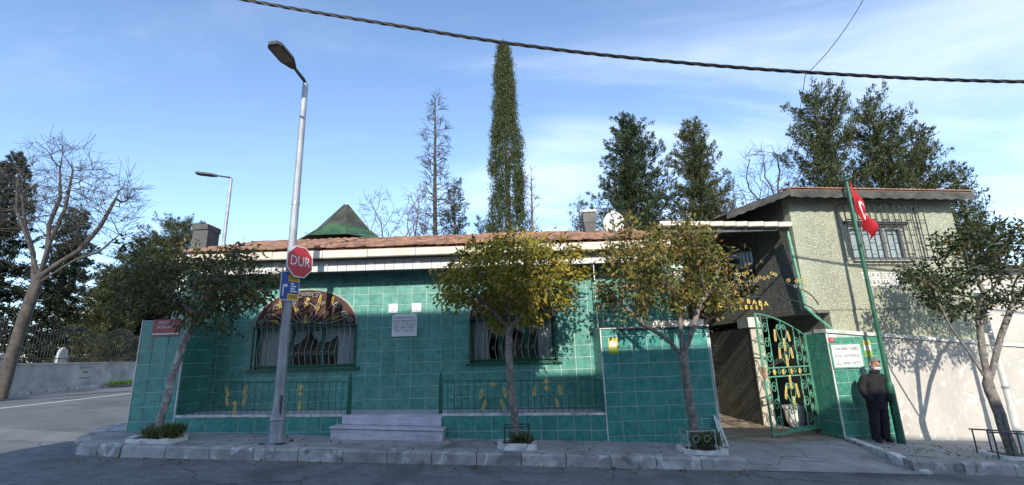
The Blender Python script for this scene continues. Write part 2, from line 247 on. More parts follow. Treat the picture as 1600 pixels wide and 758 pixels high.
# ------------------------------------------------------------------ builders
def link(o, parent=None):
    COL.objects.link(o)
    if parent is not None:
        o.parent = parent
        o.matrix_parent_inverse = Matrix.Translation(-Vector(parent.location))
    return o
def thing(name, label, cat, loc=(0, 0, 0), group=None):
    o = bpy.data.objects.new(name, None); o.location = loc; o.empty_display_size = .1; COL.objects.link(o)
    o['label'] = label; o['category'] = cat
    if group: o['group'] = group
    return o
def tag(o, label, cat, group=None):
    o['label'] = label; o['category'] = cat
    if group: o['group'] = group
    return o
def structure(o): o['kind'] = 'structure'; return o
class MB:
    def __init__(s): s.v = []; s.f = []; s.mi = []; s.cur = 0
    def add(s, vs, fs):
        n = len(s.v); s.v += [tuple(v) for v in vs]; s.f += [tuple(i+n for i in f) for f in fs]; s.mi += [s.cur]*len(fs); return s
    def box(s, x0, x1, y0, y1, z0, z1, T=None):
        p = [(x0, y0, z0), (x1, y0, z0), (x1, y1, z0), (x0, y1, z0), (x0, y0, z1), (x1, y0, z1), (x1, y1, z1), (x0, y1, z1)]
        if T: p = [T(*q) for q in p]
        return s.add(p, [(0, 3, 2, 1), (4, 5, 6, 7), (0, 1, 5, 4), (1, 2, 6, 5), (2, 3, 7, 6), (3, 0, 4, 7)])
    def bbox(s, x0, x1, y0, y1, z0, z1, b=.01, T=None):
        """box with chamfered front (-y) face"""
        p = [(x0, y1, z0), (x1, y1, z0), (x1, y1, z1), (x0, y1, z1), (x0, y0+b, z0), (x1, y0+b, z0), (x1, y0+b, z1), (x0, y0+b, z1), (x0+b, y0, z0+b), (x1-b, y0, z0+b), (x1-b, y0, z1-b), (x0+b, y0, z1-b)]
        if T: p = [T(*q) for q in p]
        return s.add(p, [(0, 3, 2, 1), (8, 9, 10, 11), (4, 5, 9, 8), (5, 6, 10, 9), (6, 7, 11, 10), (7, 4, 8, 11), (0, 1, 5, 4), (1, 2, 6, 5), (2, 3, 7, 6), (3, 0, 4, 7)])
    def poly(s, pts): return s.add(pts, [tuple(range(len(pts)))])
    def prism(s, bottom, top):
        n = len(bottom); return s.add(list(bottom)+list(top), [tuple(range(n))[::-1], tuple(range(n, 2*n))]+[(i, (i+1) % n, n+(i+1) % n, n+i) for i in range(n)])
    def tube(s, path, rad, sides=6, cap=True):
        path = [Vector(p) for p in path]; n = len(path)
        if n < 2: return s
        rads = rad if hasattr(rad, '__len__') else [rad]*n
        t0 = (path[1]-path[0]).normalized(); up = Vector((0, 0, 1)) if abs(t0.z) < .9 else Vector((1, 0, 0))
        a = t0.cross(up).normalized(); vs = []
        for i, p in enumerate(path):
            t = (path[min(i+1, n-1)]-path[max(i-1, 0)])
            if t.length < 1e-9: t = t0
            t.normalize(); a = (a-t*a.dot(t))
            if a.length < 1e-6: a = t.cross(Vector((.3, .5, .8)))
            a.normalize(); b = t.cross(a)
            for k in range(sides):
                g = 2*math.pi*k/sides; vs.append(p+(a*math.cos(g)+b*math.sin(g))*rads[i])
        fs = [(i*sides+k, i*sides+(k+1) % sides, (i+1)*sides+(k+1) % sides, (i+1)*sides+k) for i in range(n-1) for k in range(sides)]
        if cap: fs += [tuple(range(sides))[::-1], tuple((n-1)*sides+k for k in range(sides))]
        return s.add(vs, fs)
    def lathe(s, prof, center, sides=16, T=None):
        vs = [(center[0]+r*math.cos(2*math.pi*k/sides), center[1]+r*math.sin(2*math.pi*k/sides), center[2]+z) for r, z in prof for k in range(sides)]
        if T: vs = [T(*q) for q in vs]
        n = len(prof)
        return s.add(vs, [(i*sides+k, i*sides+(k+1) % sides, (i+1)*sides+(k+1) % sides, (i+1)*sides+k) for i in range(n-1) for k in range(sides)]+[tuple(range(sides))[::-1], tuple((n-1)*sides+k for k in range(sides))])
    def mesh(s, name, mats, smooth=False):
        me = bpy.data.meshes.new(name); me.from_pydata(s.v, [], s.f)
        for m in (mats if isinstance(mats, (list, tuple)) else [mats]): me.materials.append(m)
        if any(s.mi): me.polygons.foreach_set('material_index', s.mi)
        if smooth: me.polygons.foreach_set('use_smooth', [True]*len(s.f))
        me.update(); return me
    def build(s, name, mats, parent=None, smooth=False):
        return link(bpy.data.objects.new(name, s.mesh(name, mats, smooth)), parent)
def zg(x):
    if x < -20: return .98
    if x < 6: return -.049*x
    return -.294-.065*(min(x, 24)-6)
def sheet(name, poly, dz, material, step=1.0, z=None, parent=None):
    """horizontal sheet over a polygon (list of xy) following the falling street, cut in strips along x"""
    import bmesh
    bm = bmesh.new(); f = bm.faces.new([bm.verts.new((x, y, 0)) for x, y in poly])
    xs = [p[0] for p in poly]; lo, hi = min(xs), max(xs)
    for c in ([-20, 6, 24] if z is None else []):
        if lo < c < hi: bmesh.ops.bisect_plane(bm, geom=bm.verts[:]+bm.edges[:]+bm.faces[:], plane_co=(c, 0, 0), plane_no=(1, 0, 0))
    for v in bm.verts: v.co.z = (zg(v.co.x)+dz) if z is None else z(v.co.x, v.co.y)
    bmesh.ops.recalc_face_normals(bm, faces=bm.faces)
    for f in bm.faces:
        if f.normal.z < 0: f.normal_flip()
    me = bpy.data.meshes.new(name); bm.to_mesh(me); bm.free(); me.materials.append(material)
    return link(bpy.data.objects.new(name, me), parent)
# ---- lettering (flat print raised by a millimetre)
def lettering(text, h, material, T, parent, name='lettering', depth=.0015, width=None, align='CENTER'):
    cu = bpy.data.curves.new('t', 'FONT'); cu.body = text; cu.size = 1; cu.extrude = 0; cu.align_x = align; cu.align_y = 'CENTER'; cu.resolution_u = 3
    to = bpy.data.objects.new('t', cu); COL.objects.link(to)
    me = bpy.data.meshes.new_from_object(to.evaluated_get(bpy.context.evaluated_depsgraph_get()))
    bpy.data.objects.remove(to); bpy.data.curves.remove(cu)
    co = np.array([v.co for v in me.vertices]); 
    if not len(co): return None
    hh = co[:, 1].max()-co[:, 1].min(); k = h/.72; w = (co[:, 0].max()-co[:, 0].min())*k
    kx = k*(width/w) if width else k
    for v in me.vertices: v.co = T(v.co.x*kx, v.co.y*k, depth)
    me.materials.clear(); me.materials.append(material); me.name = name
    return link(bpy.data.objects.new(name, me), parent)
def frame(O, u, n, up=(0, 0, 1)):
    """maps (a along u, b up, c out along n) to world"""
    O, u, n, up = Vector(O), Vector(u), Vector(n), Vector(up)
    return lambda a, b, c: O+u*a+up*b+n*c
# ---- tiles
_tm = {}
def tile_mesh(w, h, material, th=.010, bev=.004):
    k = (round(w, 3), round(h, 3), material.name, th)
    if k not in _tm:
        w, h = k[0]/2, k[1]/2; m = MB(); m.bbox(-w, w, -th, .004, -h, h, bev); _tm[k] = m.mesh('tile', material)
    return _tm[k]
def rect_minus(rects, hole):
    o = []
    hx0, hx1, hz0, hz1 = hole
    for x0, x1, z0, z1 in rects:
        if hx1 <= x0 or hx0 >= x1 or hz1 <= z0 or hz0 >= z1: o.append((x0, x1, z0, z1)); continue
        if x0 < hx0: o.append((x0, hx0, z0, z1))
        if x1 > hx1: o.append((hx1, x1, z0, z1))
        a, b = max(x0, hx0), min(x1, hx1)
        if z0 < hz0: o.append((a, b, z0, hz0))
        if z1 > hz1: o.append((a, b, hz1, z1))
    return o
TR = random.Random(5)
def tile_wall(parent, O, u, x0, x1, z0, z1, pw, ph, material, holes=(), xo=0, zo=0, gap=.013, skip=None, name='tile', th=.010):
    O = Vector(O); u = Vector(u).normalized(); ang = math.atan2(u.y, u.x)
    i0, i1 = math.floor((x0-xo)/pw), math.ceil((x1-xo)/pw); j0, j1 = math.floor((z0-zo)/ph), math.ceil((z1-zo)/ph); cnt = 0
    for i in range(i0, i1):
        for j in range(j0, j1):
            a = max(xo+i*pw, x0), min(xo+(i+1)*pw, x1), max(zo+j*ph, z0), min(zo+(j+1)*ph, z1)
            rs = [(a[0]+gap/2, a[1]-gap/2, a[2]+gap/2, a[3]-gap/2)]
            for h in holes: rs = rect_minus(rs, h)
            for r in rs:
                w, h = r[1]-r[0], r[3]-r[2]
                if w < .025 or h < .025: continue
                cx, cz = (r[0]+r[1])/2, (r[2]+r[3])/2
                if skip and skip(cx, cz, w, h): continue
                o = bpy.data.objects.new(name, tile_mesh(w, h, material, th)); p = O+u*cx
                o.location = (p.x, p.y, O.z+cz); o.rotation_euler = (TR.uniform(-.006, .006), 0, ang+TR.uniform(-.006, .006)); link(o, parent); cnt += 1
    return cnt
#PART2
# ================================================================== the setting: ground, roads, pavements
structure(sheet('ground', [(-400, -300), (400, -300), (400, 500), (-400, 500)], -.30, M_ground))
structure(sheet('road', [(-60, -2.2), (60, -2.2), (60, 9.3), (-9.5, 9.3), (-60, 9.3)], -.17, M_asph))
# side road that runs back past the left end of the building
structure(sheet('side_road', [(-60, 9.3), (-3, 9.3), (-3, 60), (-27.5, 60), (-20.0, 28), (-17.7, 16.9), (-16.6, 11.5), (-60, 11.4)], -.172, M_asph2))
for nm, pl in (('road_edge_line', [(-14.1, 10.2), (-13.97, 10.2), (-15.3, 19.65), (-17.8, 32), (-24, 58), (-24.2, 58), (-17.95, 32), (-15.45, 19.65)]),):
    structure(sheet(nm, pl, -.166, M_line))
# paving round the building
PAV = [(-7.02, 8.24), (-6.3, 8.22), (3.55, 8.22), (3.55, 9.6), (3.0, 9.9), (-7.3, 10.2), (-8.2, 10.62), (-7.85, 9.6), (-7.45, 8.75)]
pave = structure(sheet('pavement', PAV, 0, M_pave))
structure(sheet('pavement_edge_line', [(-7.62, 9.0), (-7.98, 9.75), (-8.4, 10.9), (-8.6, 13), (-8.72, 13), (-8.52, 10.85), (-8.08, 9.7), (-7.72, 9.0)], -.164, M_line))
# kerb stones: each is its own piece
KR = random.Random(3)
def kerb(parent, p0, p1, dz0=0, h=.21, w=.2, lay=.0):
    p0, p1 = Vector((*p0, 0)), Vector((*p1, 0)); u = (p1-p0).normalized(); n = Vector((u.y, -u.x, 0)); L = (p1-p0).length
    m = MB(); b = .018; j = KR.uniform(-.008, .008); sag = KR.uniform(-.006, .006)
    prof = [(w, 0), (b*1.5, 0), (0, -b*1.5), (-.015, -h), (w, -h)]
    vs = []
    for e, L_ in ((0, .006), (1, L-.006)):
        P = p0+u*L_
        for a, z in prof: q = P-n*(a-w+j*e); vs.append((q.x-n.x*0, q.y, zg(q.x)+z+dz0+.004+sag*(1 if e else -1)))
    k = len(prof)
    m.add(vs, [tuple(range(k)), tuple(range(k, 2*k))[::-1]]+[(i, k+i, k+(i+1) % k, (i+1) % k) for i in range(k)])
    o = m.build('kerb_stone', M_kerb, parent); return o
def kerb_run(parent, pts, seg, **kw):
    for a, b in zip(pts, pts[1:]):
        a, b = Vector(a), Vector(b); n = max(1, round((b-a).length/seg))
        for i in range(n): kerb(parent, a+(b-a)*i/n, a+(b-a)*(i+1)/n, **kw)
kerb_run(pave, [(-6.3, 8.24), (3.56, 8.24)], .72)
kerb_run(pave, [(-8.2, 10.5), (-7.85, 9.6), (-7.45, 8.8), (-7.1, 8.36), (-6.3, 8.24)], .5)
# ramp of the gateway and the lane behind it
structure(sheet('gateway_ramp', [(3.55, 8.03), (6.35, 8.03), (6.40, 9.6), (3.55, 9.6)], 0, M_pave, z=lambda x, y: zg(x)+(-.160 if y < 8.1 else -.01)))
structure(sheet('gateway_lane', [(3.55, 9.6), (6.40, 9.6), (6.9, 11.4), (6.9, 24), (3.55, 24)], -.01, M_pave))
structure(sheet('garden_path', [(3.9, 9.85), (5.0, 9.80), (6.45, 10.2), (6.8, 11.4), (6.8, 23.5), (3.9, 23.5)], -.005, M_path))
# white-edged pavement on the right
PAV2 = [(6.30, 8.36), (40, 8.75), (40, 16), (6.85, 11.5), (6.45, 9.4), (6.3, 8.7)]
pave2 = structure(sheet('pavement_right', PAV2, 0, M_pave))
kerb_run(pave2, [(6.24, 8.38), (13.5, 8.50)], .85)
wk = MB()
path = [(6.92, 11.35), (6.62, 10.2), (6.38, 9.35), (6.22, 8.6), (6.3, 8.12)]
for (a, b) in zip(path, path[1:]):
    lo = lambda p: zg(p[0])-.2
    t0, t1 = (zg(a[0])+.03 if a[1] > 8.4 else zg(a[0])-.14), (zg(b[0])+.03 if b[1] > 8.4 else zg(b[0])-.14)
    wk.prism([(a[0], a[1], lo(a)), (a[0]+.17, a[1], lo(a)), (b[0]+.17, b[1], lo(b)), (b[0], b[1], lo(b))], [(a[0]+.02, a[1], t0), (a[0]+.16, a[1], t0), (b[0]+.16, b[1], t1), (b[0]+.02, b[1], t1)])
wk.build('painted_kerb', M_whitek, pave2)
# opposite pavement and far cemetery pavement
structure(sheet('pavement_opposite', [(-60, -2.2), (-60, -30), (60, -30), (60, -2.2)], -.02, M_pave))
cpav = structure(sheet('cemetery_pavement', [(-17.75, 16.6), (-16.75, 11.5), (-60, 11.4), (-60, 60), (-27.6, 60), (-20.05, 28)], -.04, M_pave))
kerb_run(cpav, [(-20.0, 28), (-17.65, 16.6), (-16.7, 11.5)], 1.2, dz0=-.03, h=.15)
gr = MB(); GR = random.Random(8)
for _ in range(1500):
    y = GR.uniform(22.5, 25.6); x = -18.55-(y-22.5)*.27+GR.gauss(0, .12); h = GR.uniform(.06, .2); a = GR.uniform(0, 6.28); z = zg(x)-.04
    dx, dy = math.cos(a)*.02, math.sin(a)*.02
    gr.add([(x-dx, y-dy, z), (x+dx, y+dy, z), (x+GR.gauss(0, .04), y+GR.gauss(0, .04), z+h)], [(0, 1, 2)])
g_ = gr.build('grass_verge', M_grass); g_['kind'] = 'stuff'; g_['label'] = 'bright green grass strip at the foot of the cemetery wall'; g_['category'] = 'grass'

# ================================================================== the green tiled shrine
YM, YW = 10.4, 9.45
PW, PH, XO, ZO = .32, .247, -1.60, 3.19-.247*20
def zf(x): return .45-.024*x            # porch floor
shrine = thing('shrine_building', 'long low shrine covered in teal green tiles under a terracotta roof', 'building', (-1.5, 11, zf(-1.5)))
W1 = (-5.62, -3.44, 1.40, 2.30); W2 = (-.96, .87, 1.40, 2.34)     # rectangular window openings
XL, XR = -6.60, 3.55; ZT = 3.44
wl = MB()
xs = [XL, W1[0], W1[1], W2[0], W2[1], XR]
for a, b in ((0, 1), (2, 3), (4, 5)): wl.box(xs[a], xs[b], YM, YM+.25, 0, ZT)
for w in (W1, W2): wl.box(w[0], w[1], YM, YM+.25, 0, w[2]); wl.box(w[0], w[1], YM, YM+.25, w[3], ZT)
wl.box(XL-.25, XL, YW+.04, 17, 0, ZT); wl.box(XR, XR+.25, YM+.05, 17, -.5, ZT); wl.box(XL, XR, 16.8, 17, 0, ZT)
wl.build('wall', M_grout, shrine)
def in_arch(w, rise, pad=0):
    cx, hw = (w[0]+w[1])/2, (w[1]-w[0])/2+pad
    return lambda x, z: abs(x-cx) < hw and w[3] < z < w[3]+(rise+pad)*math.sqrt(max(0, 1-((x-cx)/hw)**2))
A1, A2 = in_arch(W1, .76), in_arch(W2, .78)
def skip(x, z, w, h):
    c = [(x+sx*w/2, z+sz*h/2) for sx in (-1, 1) for sz in (-1, 1)]
    return all(A1(*p) for p in c) or all(A2(*p) for p in c)
n = tile_wall(shrine, (0, YM, 0), (1, 0, 0), XL, 1.95, .42, ZT, PW, PH, M_tile, [W1, W2], XO, ZO, skip=skip)
n += tile_wall(shrine, (0, YM, 0), (1, 0, 0), 1.95, XR, 1.75, ZT, PW, PH, M_tile, [], XO, ZO)
# deep roof: cornice (gutter panels), patterned fascia, soffit, terracotta tiles, ridge
CX0, CX1 = -7.0, 3.35
pl = MB(); pl.box(CX0+.02, CX1-.02, 9.665, 9.855, 3.625, 3.76); pl.box(CX0+.05, CX1-.05, 9.868, 10.6, 3.40, 3.60); pl.build('soffit', M_soffit, shrine)  # dark boards paint in the shade on the underside of the cornice
x = CX0; i = 0
for wdt in [1.02, .98, 1.05, .93, 1.0, 1.03, .95, 1.0, 1.02, .96, .41]:
    m = MB(); dz = TR.uniform(-.006, .006)
    prof = [(9.60, 3.625), (9.60, 3.755), (9.615, 3.775), (9.66, 3.775), (9.66, 3.61), (9.615, 3.61)]
    vs = [(xx, y+TR.uniform(-.002, .002), z+dz) for xx in (x+.006, x+wdt-.006) for y, z in prof]; k = len(prof)
    m.add(vs, [tuple(range(k)), tuple(range(k, 2*k))[::-1]]+[(i, (i+1) % k, k+(i+1) % k, k+i) for i in range(k)]); m.build('cornice_panel', M_cream, shrine)
    x += wdt
fw = .2
for i in range(51):
    xx = CX0+.08+i*fw
    o = bpy.data.objects.new('fascia_tile', tile_mesh(fw-.006, .245, M_fasc, .012)); o.location = (xx+fw/2, 9.862, 3.4935); link(o, shrine)
# roof plane and pantiles
EY, EZ, RY, RZ = 9.62, 3.80, 13.0, 4.86
rf = MB(); rf.prism([(CX0+.02, EY+.06, EZ-.03), (CX1-.02, EY+.06, EZ-.03), (CX1-.02, RY, RZ-.05), (CX0+.02, RY, RZ-.05)], [(CX0+.02, EY+.06, EZ+.0), (CX1-.02, EY+.06, EZ+.0), (CX1-.02, RY, RZ-.02), (CX0+.02, RY, RZ-.02)])
rf.prism([(CX0+.02, RY, RZ-.05), (CX1-.02, RY, RZ-.05), (CX1-.02, 17.4, 3.7), (CX0+.02, 17.4, 3.7)], [(CX0+.02, RY, RZ-.02), (CX1-.02, RY, RZ-.02), (CX1-.02, 17.4, 3.74), (CX0+.02, 17.4, 3.74)])
for xe in (CX0+.04, CX1-.06): rf.prism([(xe, EY+.3, 3.62), (xe+.02, EY+.3, 3.62), (xe+.02, 17.2, 3.62), (xe, 17.2, 3.62)], [(xe, EY+.3, EZ+.02), (xe+.02, EY+.3, EZ+.02), (xe+.02, 13, RZ-.06), (xe, 13, RZ-.06)])
roof = rf.build('roof', M_roof, shrine)
pt = MB(); RRN = random.Random(17)
sl_ = Vector((0, RY-EY, RZ-EZ)); nrow = 11; ncol = 50; pw_ = (CX1-CX0)/ncol
un = sl_.normalized(); nn = Vector((0, -un.z, un.y))
for r in range(nrow):
    for c in range(ncol):
        y0 = r/nrow; base = Vector((CX0+c*pw_, EY, EZ))+sl_*y0; L = sl_.length/nrow*1.18
        j = RRN.uniform(-.012, .012); tl = RRN.uniform(-.01, .01); ar = []
        for e in (0, 1):
            for k in range(6):
                a = math.pi*k/5; q = base+un*(e*L)+Vector((pw_*.5-math.cos(a)*pw_*.47+tl*e, 0, 0))+nn*(.012+math.sin(a)*.055+(.03 if e == 0 else .0)+j)
                ar.append(q)
        pt.add(ar, [(k, k+1, 7+k, 6+k) for k in range(5)]+[(0, 1, 2, 3, 4, 5)])
p_ = pt.build('roof_tiles', M_roof, roof); p_['kind'] = 'stuff'
x = CX0+.05
while x < CX1-.2:
    L = .36; m = MB(); j = RRN.uniform(-.015, .02); vs = []
    for e, rr in ((0, .10), (L*1.06, .085)):
        for k in range(7):
            a = math.pi*k/6; vs.append((x+e, RY-math.cos(a)*rr*1.25, RZ-.02+math.sin(a)*rr+j))
    m.add(vs, [(k, k+1, 8+k, 7+k) for k in range(6)]+[tuple(range(7)), tuple(range(7, 14))[::-1]]); m.build('ridge_tile', M_roof, shrine); x += L
# arched windows
def scroll(c, r0, r1, a0, turns, T, n=22):
    """spiral polyline in the plane of T, from radius r0 at angle a0 in to r1"""
    return [T(c[0]+(r0+(r1-r0)*t)*math.cos(a0+turns*2*math.pi*t), c[1]+(r0+(r1-r0)*t)*math.sin(a0+turns*2*math.pi*t), 0) for t in [i/(n-1) for i in range(n)]]
def bez(p, n=14):
    p = [np.array(q, float) for q in p]; o = []
    for i in range(n):
        t = i/(n-1); q = p
        while len(q) > 1: q = [a*(1-t)+b*t for a, b in zip(q, q[1:])]
        o.append(q[0])
    return o
def wheat(mb, x, z, ang, L, T, w=.028):
    """an ear of wheat: overlapping grains on both sides of a stem"""
    ux, uz = math.cos(ang), math.sin(ang)
    for i in range(6):
        t = i/5; px, pz = x+ux*L*(t-.5), z+uz*L*(t-.5); g = w*(1-.55*abs(t-.35))
        for sd in (-1, 1):
            cx, cz = px-uz*g*.55*sd, pz+ux*g*.55*sd; h = L*.17
            mb.add([T(cx-ux*h, cz-uz*h, 0), T(cx-uz*g*.5*sd, cz+ux*g*.5*sd, .002), T(cx+ux*h, cz+uz*h, .004), T(cx+uz*g*.5*sd, cz-ux*g*.5*sd, .002), T(cx, cz, .014)], [(0, 1, 4), (1, 2, 4), (2, 3, 4), (3, 0, 4)])
def flower(mb, x, z, r, T, n=6):
    for i in range(n):
        a = 2*math.pi*i/n; c, s = math.cos(a), math.sin(a)
        mb.add([T(x, z, .012), T(x+r*(.5*c-.35*s), z+r*(.5*s+.35*c), .004), T(x+r*c, z+r*s, .012), T(x+r*(.5*c+.35*s), z+r*(.5*s-.35*c), .004)], [(0, 3, 2, 1)])
def arched_window(w, rise, leftcol):
    x0, x1, z0, z1 = w; cx, hw = (x0+x1)/2, (x1-x0)/2
    T = frame((0, YM, 0), (1, 0, 0), (0, -1, 0))
    win = MB()
    for a, b, c, d in ((x0, x0+.05, z0, z1), (x1-.05, x1, z0, z1), (x0, x1, z0, z0+.06), (x0, x1, z1-.06, z1)): win.box(a, b, YM+.06, YM+.11, c, d)
    win = win.build('window', M_winframe, shrine)
    for k in (1, 2): # mullions
        m = MB(); xm = x0+(x1-x0)*(k/3+(.015 if k == 1 else -.0)); m.box(xm-.04, xm+.04, YM+.057, YM+.113, z0+.06, z1-.06); m.build('mullion', M_winframe, win)
    for k in range(3):
        m = MB(); a, b = x0+(x1-x0)*k/3+.03, x0+(x1-x0)*(k+1)/3-.03; m.box(a, b, YM+.082, YM+.087, z0+.04, z1-.04); m.build('pane', M_glass, win)
    m = MB(); m.box(x0-.1, x1+.12, YM-.07, YM+.06, z0-.055, z0-.006); m.build('sill', M_winframe, win)
    m = MB()   # dark room behind
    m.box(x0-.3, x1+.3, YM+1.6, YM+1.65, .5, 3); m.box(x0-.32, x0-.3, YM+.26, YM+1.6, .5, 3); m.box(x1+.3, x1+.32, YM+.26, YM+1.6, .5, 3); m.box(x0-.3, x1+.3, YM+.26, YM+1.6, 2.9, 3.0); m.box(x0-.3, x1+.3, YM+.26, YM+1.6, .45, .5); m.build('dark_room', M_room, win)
    # curtains: hanging side drops and draped swags
    def curtain(xa, xb, za, zb, y, amp=.03, waves=5, pinch=0):
        m = MB(); nx, nz = 40, 8; vs = []
        for j in range(nz+1):
            t = j/nz
            for i in range(nx+1):
                s = i/nx; xx = xa+(xb-xa)*s; xx = xx+(xa-xx)*pinch*math.sin(t*math.pi*.55)*s
                vs.append((xx, y+amp*math.sin(s*waves*2*math.pi+.6*math.sin(t*3))*(1-.3*t), zb+(za-zb)*t))
        m.add(vs, [(j*(nx+1)+i, j*(nx+1)+i+1, (j+1)*(nx+1)+i+1, (j+1)*(nx+1)+i) for j in range(nz) for i in range(nx)]); m.build('curtain', M_curtain, win, True)
    def swag(xa, xb, zt, drop, y):
        m = MB(); nx, nz = 24, 30; vs = []
        for j in range(nz+1):
            t = j/nz
            for i in range(nx+1):
                s = i/nx; vs.append((xa+(xb-xa)*s, y-.03*math.sin(t*6*math.pi)-.05*math.sin(s*math.pi), zt-t*drop*(.35+.65*math.sin(s*math.pi)**.8)+.0))
        m.add(vs, [(j*(nx+1)+i, j*(nx+1)+i+1, (j+1)*(nx+1)+i+1, (j+1)*(nx+1)+i) for j in range(nz) for i in range(nx)]); m.build('swag', M_curtain, win, True)
    yc = YM+.175; W = x1-x0
    curtain(x0+.04, x0+W*.21, z0+.02, z1, yc, waves=4); curtain(x1-W*.20, x1-W*.03, z0+.02, z1, yc, waves=4)
    swag(x0+W*.2, x0+W*.5, z1+.02, .42, yc+.02); swag(x0+W*.5, x0+W*.82, z1+.02, .38, yc+.05)
    # lunette: painted panel set proud of the tiles inside an arched rim
    lun = MB(); N = 28; arc = [(cx+hw*math.cos(math.pi*i/N), z1+.004+rise*math.sin(math.pi*i/N)) for i in range(N+1)]
    lun.prism([(a, YM+.02, b) for a, b in arc], [(a, YM-.016, b) for a, b in arc]); lun = lun.build('lunette', M_lunette, shrine)
    rim = MB(); rim.tube([(cx+(hw+.02)*math.cos(math.pi*i/N), YM-.03, z1+(rise+.02)*math.sin(math.pi*i/N)) for i in range(N+1)], .022, 6); rim.build('rim', M_irongrey, lun)
    # wrought iron fan in front of the lunette
    Tf = frame((cx, YM-.05, z1), (hw, 0, 0), (0, -1, 0), (0, 0, rise)); fan = MB(); r = .007
    def P(pts): return [Tf(p[0], p[1], 0) for p in pts]
    for s in (-1, 1):
        fan.tube(P(bez([(0, .05), (.28*s, .25), (.30*s, .62), (.02*s, .52), (0, .80)])), r, 5)
        fan.tube(P(bez([(0, .05), (.10*s, .30), (.22*s, .52), (.26*s, .86)])), r, 5)
        fan.tube(P(bez([(.05*s, .06), (.30*s, .10), (.35*s, .50), (.62*s, .62)])), r, 5)
        fan.tube(P(bez([(.20*s, .06), (.45*s, .02), (.55*s, .40), (.80*s, .36)])), r, 5)
        fan.tube(P(bez([(.28*s, .05), (.6*s, -.02), (.72*s, .25), (.93*s, .18)])), r, 5)
        for c, r0, a0 in (((.17*s, .86), .10, 0), ((.62*s, .55), .085, math.pi/2), ((.78*s, .28), .085, math.pi/2), ((.90*s, .12), .07, math.pi/2), ((.30*s, .60), .07, 0), ((.42*s, .32), .06, 1), ((.06*s, .90), .06, 2)):
            fan.tube(scroll(c, r0, r0*.25, a0 if s > 0 else math.pi-a0, 1.3*s, Tf), r, 5)
    fan = fan.build('iron_fan', M_irongrey, lun)
    Tw = frame((0, YM-.065, 0), (1, 0, 0), (0, -1, 0))
    for (a, b, an) in ((0, .16, 90), (.27, .74, 72), (.25, .52, 66), (.52, .68, 80), (.40, .28, 62), (.60, .20, 20), (-.20, .46, 112), (-.53, .62, 100), (-.62, .14, 170)):
        gw = MB(); wheat(gw, cx+hw*a, z1+rise*b, R(an), .15, Tw, .034); gw.build('gilded_ear', M_gold, lun)
    for fx, fz, fr in ((0, .60, .065), (.03, .73, .05)): gw = MB(); flower(gw, cx+fx, z1+rise*fz, fr, Tw, 8); gw.build('gilded_flower', M_gold, lun)
    # bellied window grille
    yb = YM-.035
    gl = MB(); gl.box(x0-.03, x1+.03, yb-.012, yb+.012, z1-.03, z1-.008); gl.box(x0-.03, x1+.03, yb-.012, yb+.012, z0+.05, z0+.072); gl.box(x0-.03, x0-.008, yb-.012, yb+.012, z0, z1+.1); gl.box(x1+.008, x1+.03, yb-.012, yb+.012, z0, z1+.1); gl.box(x0-.03, x1+.03, yb-.012, yb+.012, z1+.09, z1+.108)
    grille = gl.build('grille', M_iron, shrine)
    nb = 17 if W > 2 else 13
    for k in range(1, nb):
        xx = x0+W*k/nb; m = MB()
        m.tube([(xx+.035*math.sin(2*math.pi*t), yb-.005-.13*math.sin(math.pi*min(1, t*1.25))**2*(t if t < .6 else 1.2-t) , z1-.02-(z1-z0-.08)*t) for t in [i/12 for i in range(13)]], .0062, 5)
        m.tube([(xx, yb, z1-.02), (xx, yb, z1+.1)], .005, 4); m.build('bar', M_irongrey, grille)
    m = MB()
    for k in range(1, nb-1):
        xx = x0+W*(k+.5)/nb; m.tube(scroll((xx, z0+.30), .045, .02, 0, 1, frame((0, yb-.06, 0), (1, 0, 0), (0, -1, 0)), 12), .005, 4)
    m.build('ring_band', M_irongrey, grille)
arched_window(W1, .76, 0); arched_window(W2, .78, 0)
# plaques on the wall
T = frame((-2.385, YM-.012, 2.24), (1, 0, 0), (0, -1, 0))
pq = thing('marble_plaque', 'white marble plaque with four lines of lettering and rounded top corners', 'plaque', (-2.385, YM, 2.0))
m = MB(); cor = [(-.27, -.235), (.27, -.235)]+[(.27-.06+.06*math.cos(a), .235-.06+.06*math.sin(a)) for a in [i*math.pi/10 for i in range(6)]]+[(-.27+.06-.06*math.sin(a), .235-.06+.06*math.cos(a)) for a in [i*math.pi/10 for i in range(6)]]
m.prism([T(a, b, 0) for a, b in cor], [T(a, b, .022) for a, b in cor]); m.build('slab', M_white, pq)
for i, (tx, wd_) in enumerate((('HORASAN ERENLERİNDEN', .49), ('SEYİT ALİ SULTAN', .47), ('ÇURA BABA TÜRBESİ', .47), ('VEFAT   H.D. 1772', .42))):
    lettering(tx, .052, M_black, frame((-2.385, YM-.0345, 2.24+.088-i*.068), (1, 0, 0), (0, -1, 0)), pq, width=wd_)
m = MB(); m.box(-.25, .25, -.003, 0, .150, .158, lambda a, b, c: T(a, c, .0235-b*0)); 
m.box(-.22, .2, 0, .003, .168, .172, lambda a, b, c: T(a, c, .0225+b)); m.build('ornament_line', M_sheet, pq)
for xx, lab in ((-2.64, 'small square white marble tile plaque above the plaque, left one'), (-2.125, 'small square white marble tile plaque above the plaque, right one')):
    q = thing('marble_tile', lab, 'plaque', (xx, YM, 2.51), 'square marble tiles above the plaque'); m = MB(); m.bbox(xx-.1, xx+.1, YM-.03, YM-.011, 2.51, 2.71, .004); m.build('slab', M_white, q)
    m = MB()
    for k in range(4): a = TR.uniform(-.05, .03); m.box(xx+a, xx+a+TR.uniform(.02, .05), YM-.0325, YM-.0305, 2.55+k*.025, 2.56+k*.025)
    m.build('inscription', M_sheet, q)
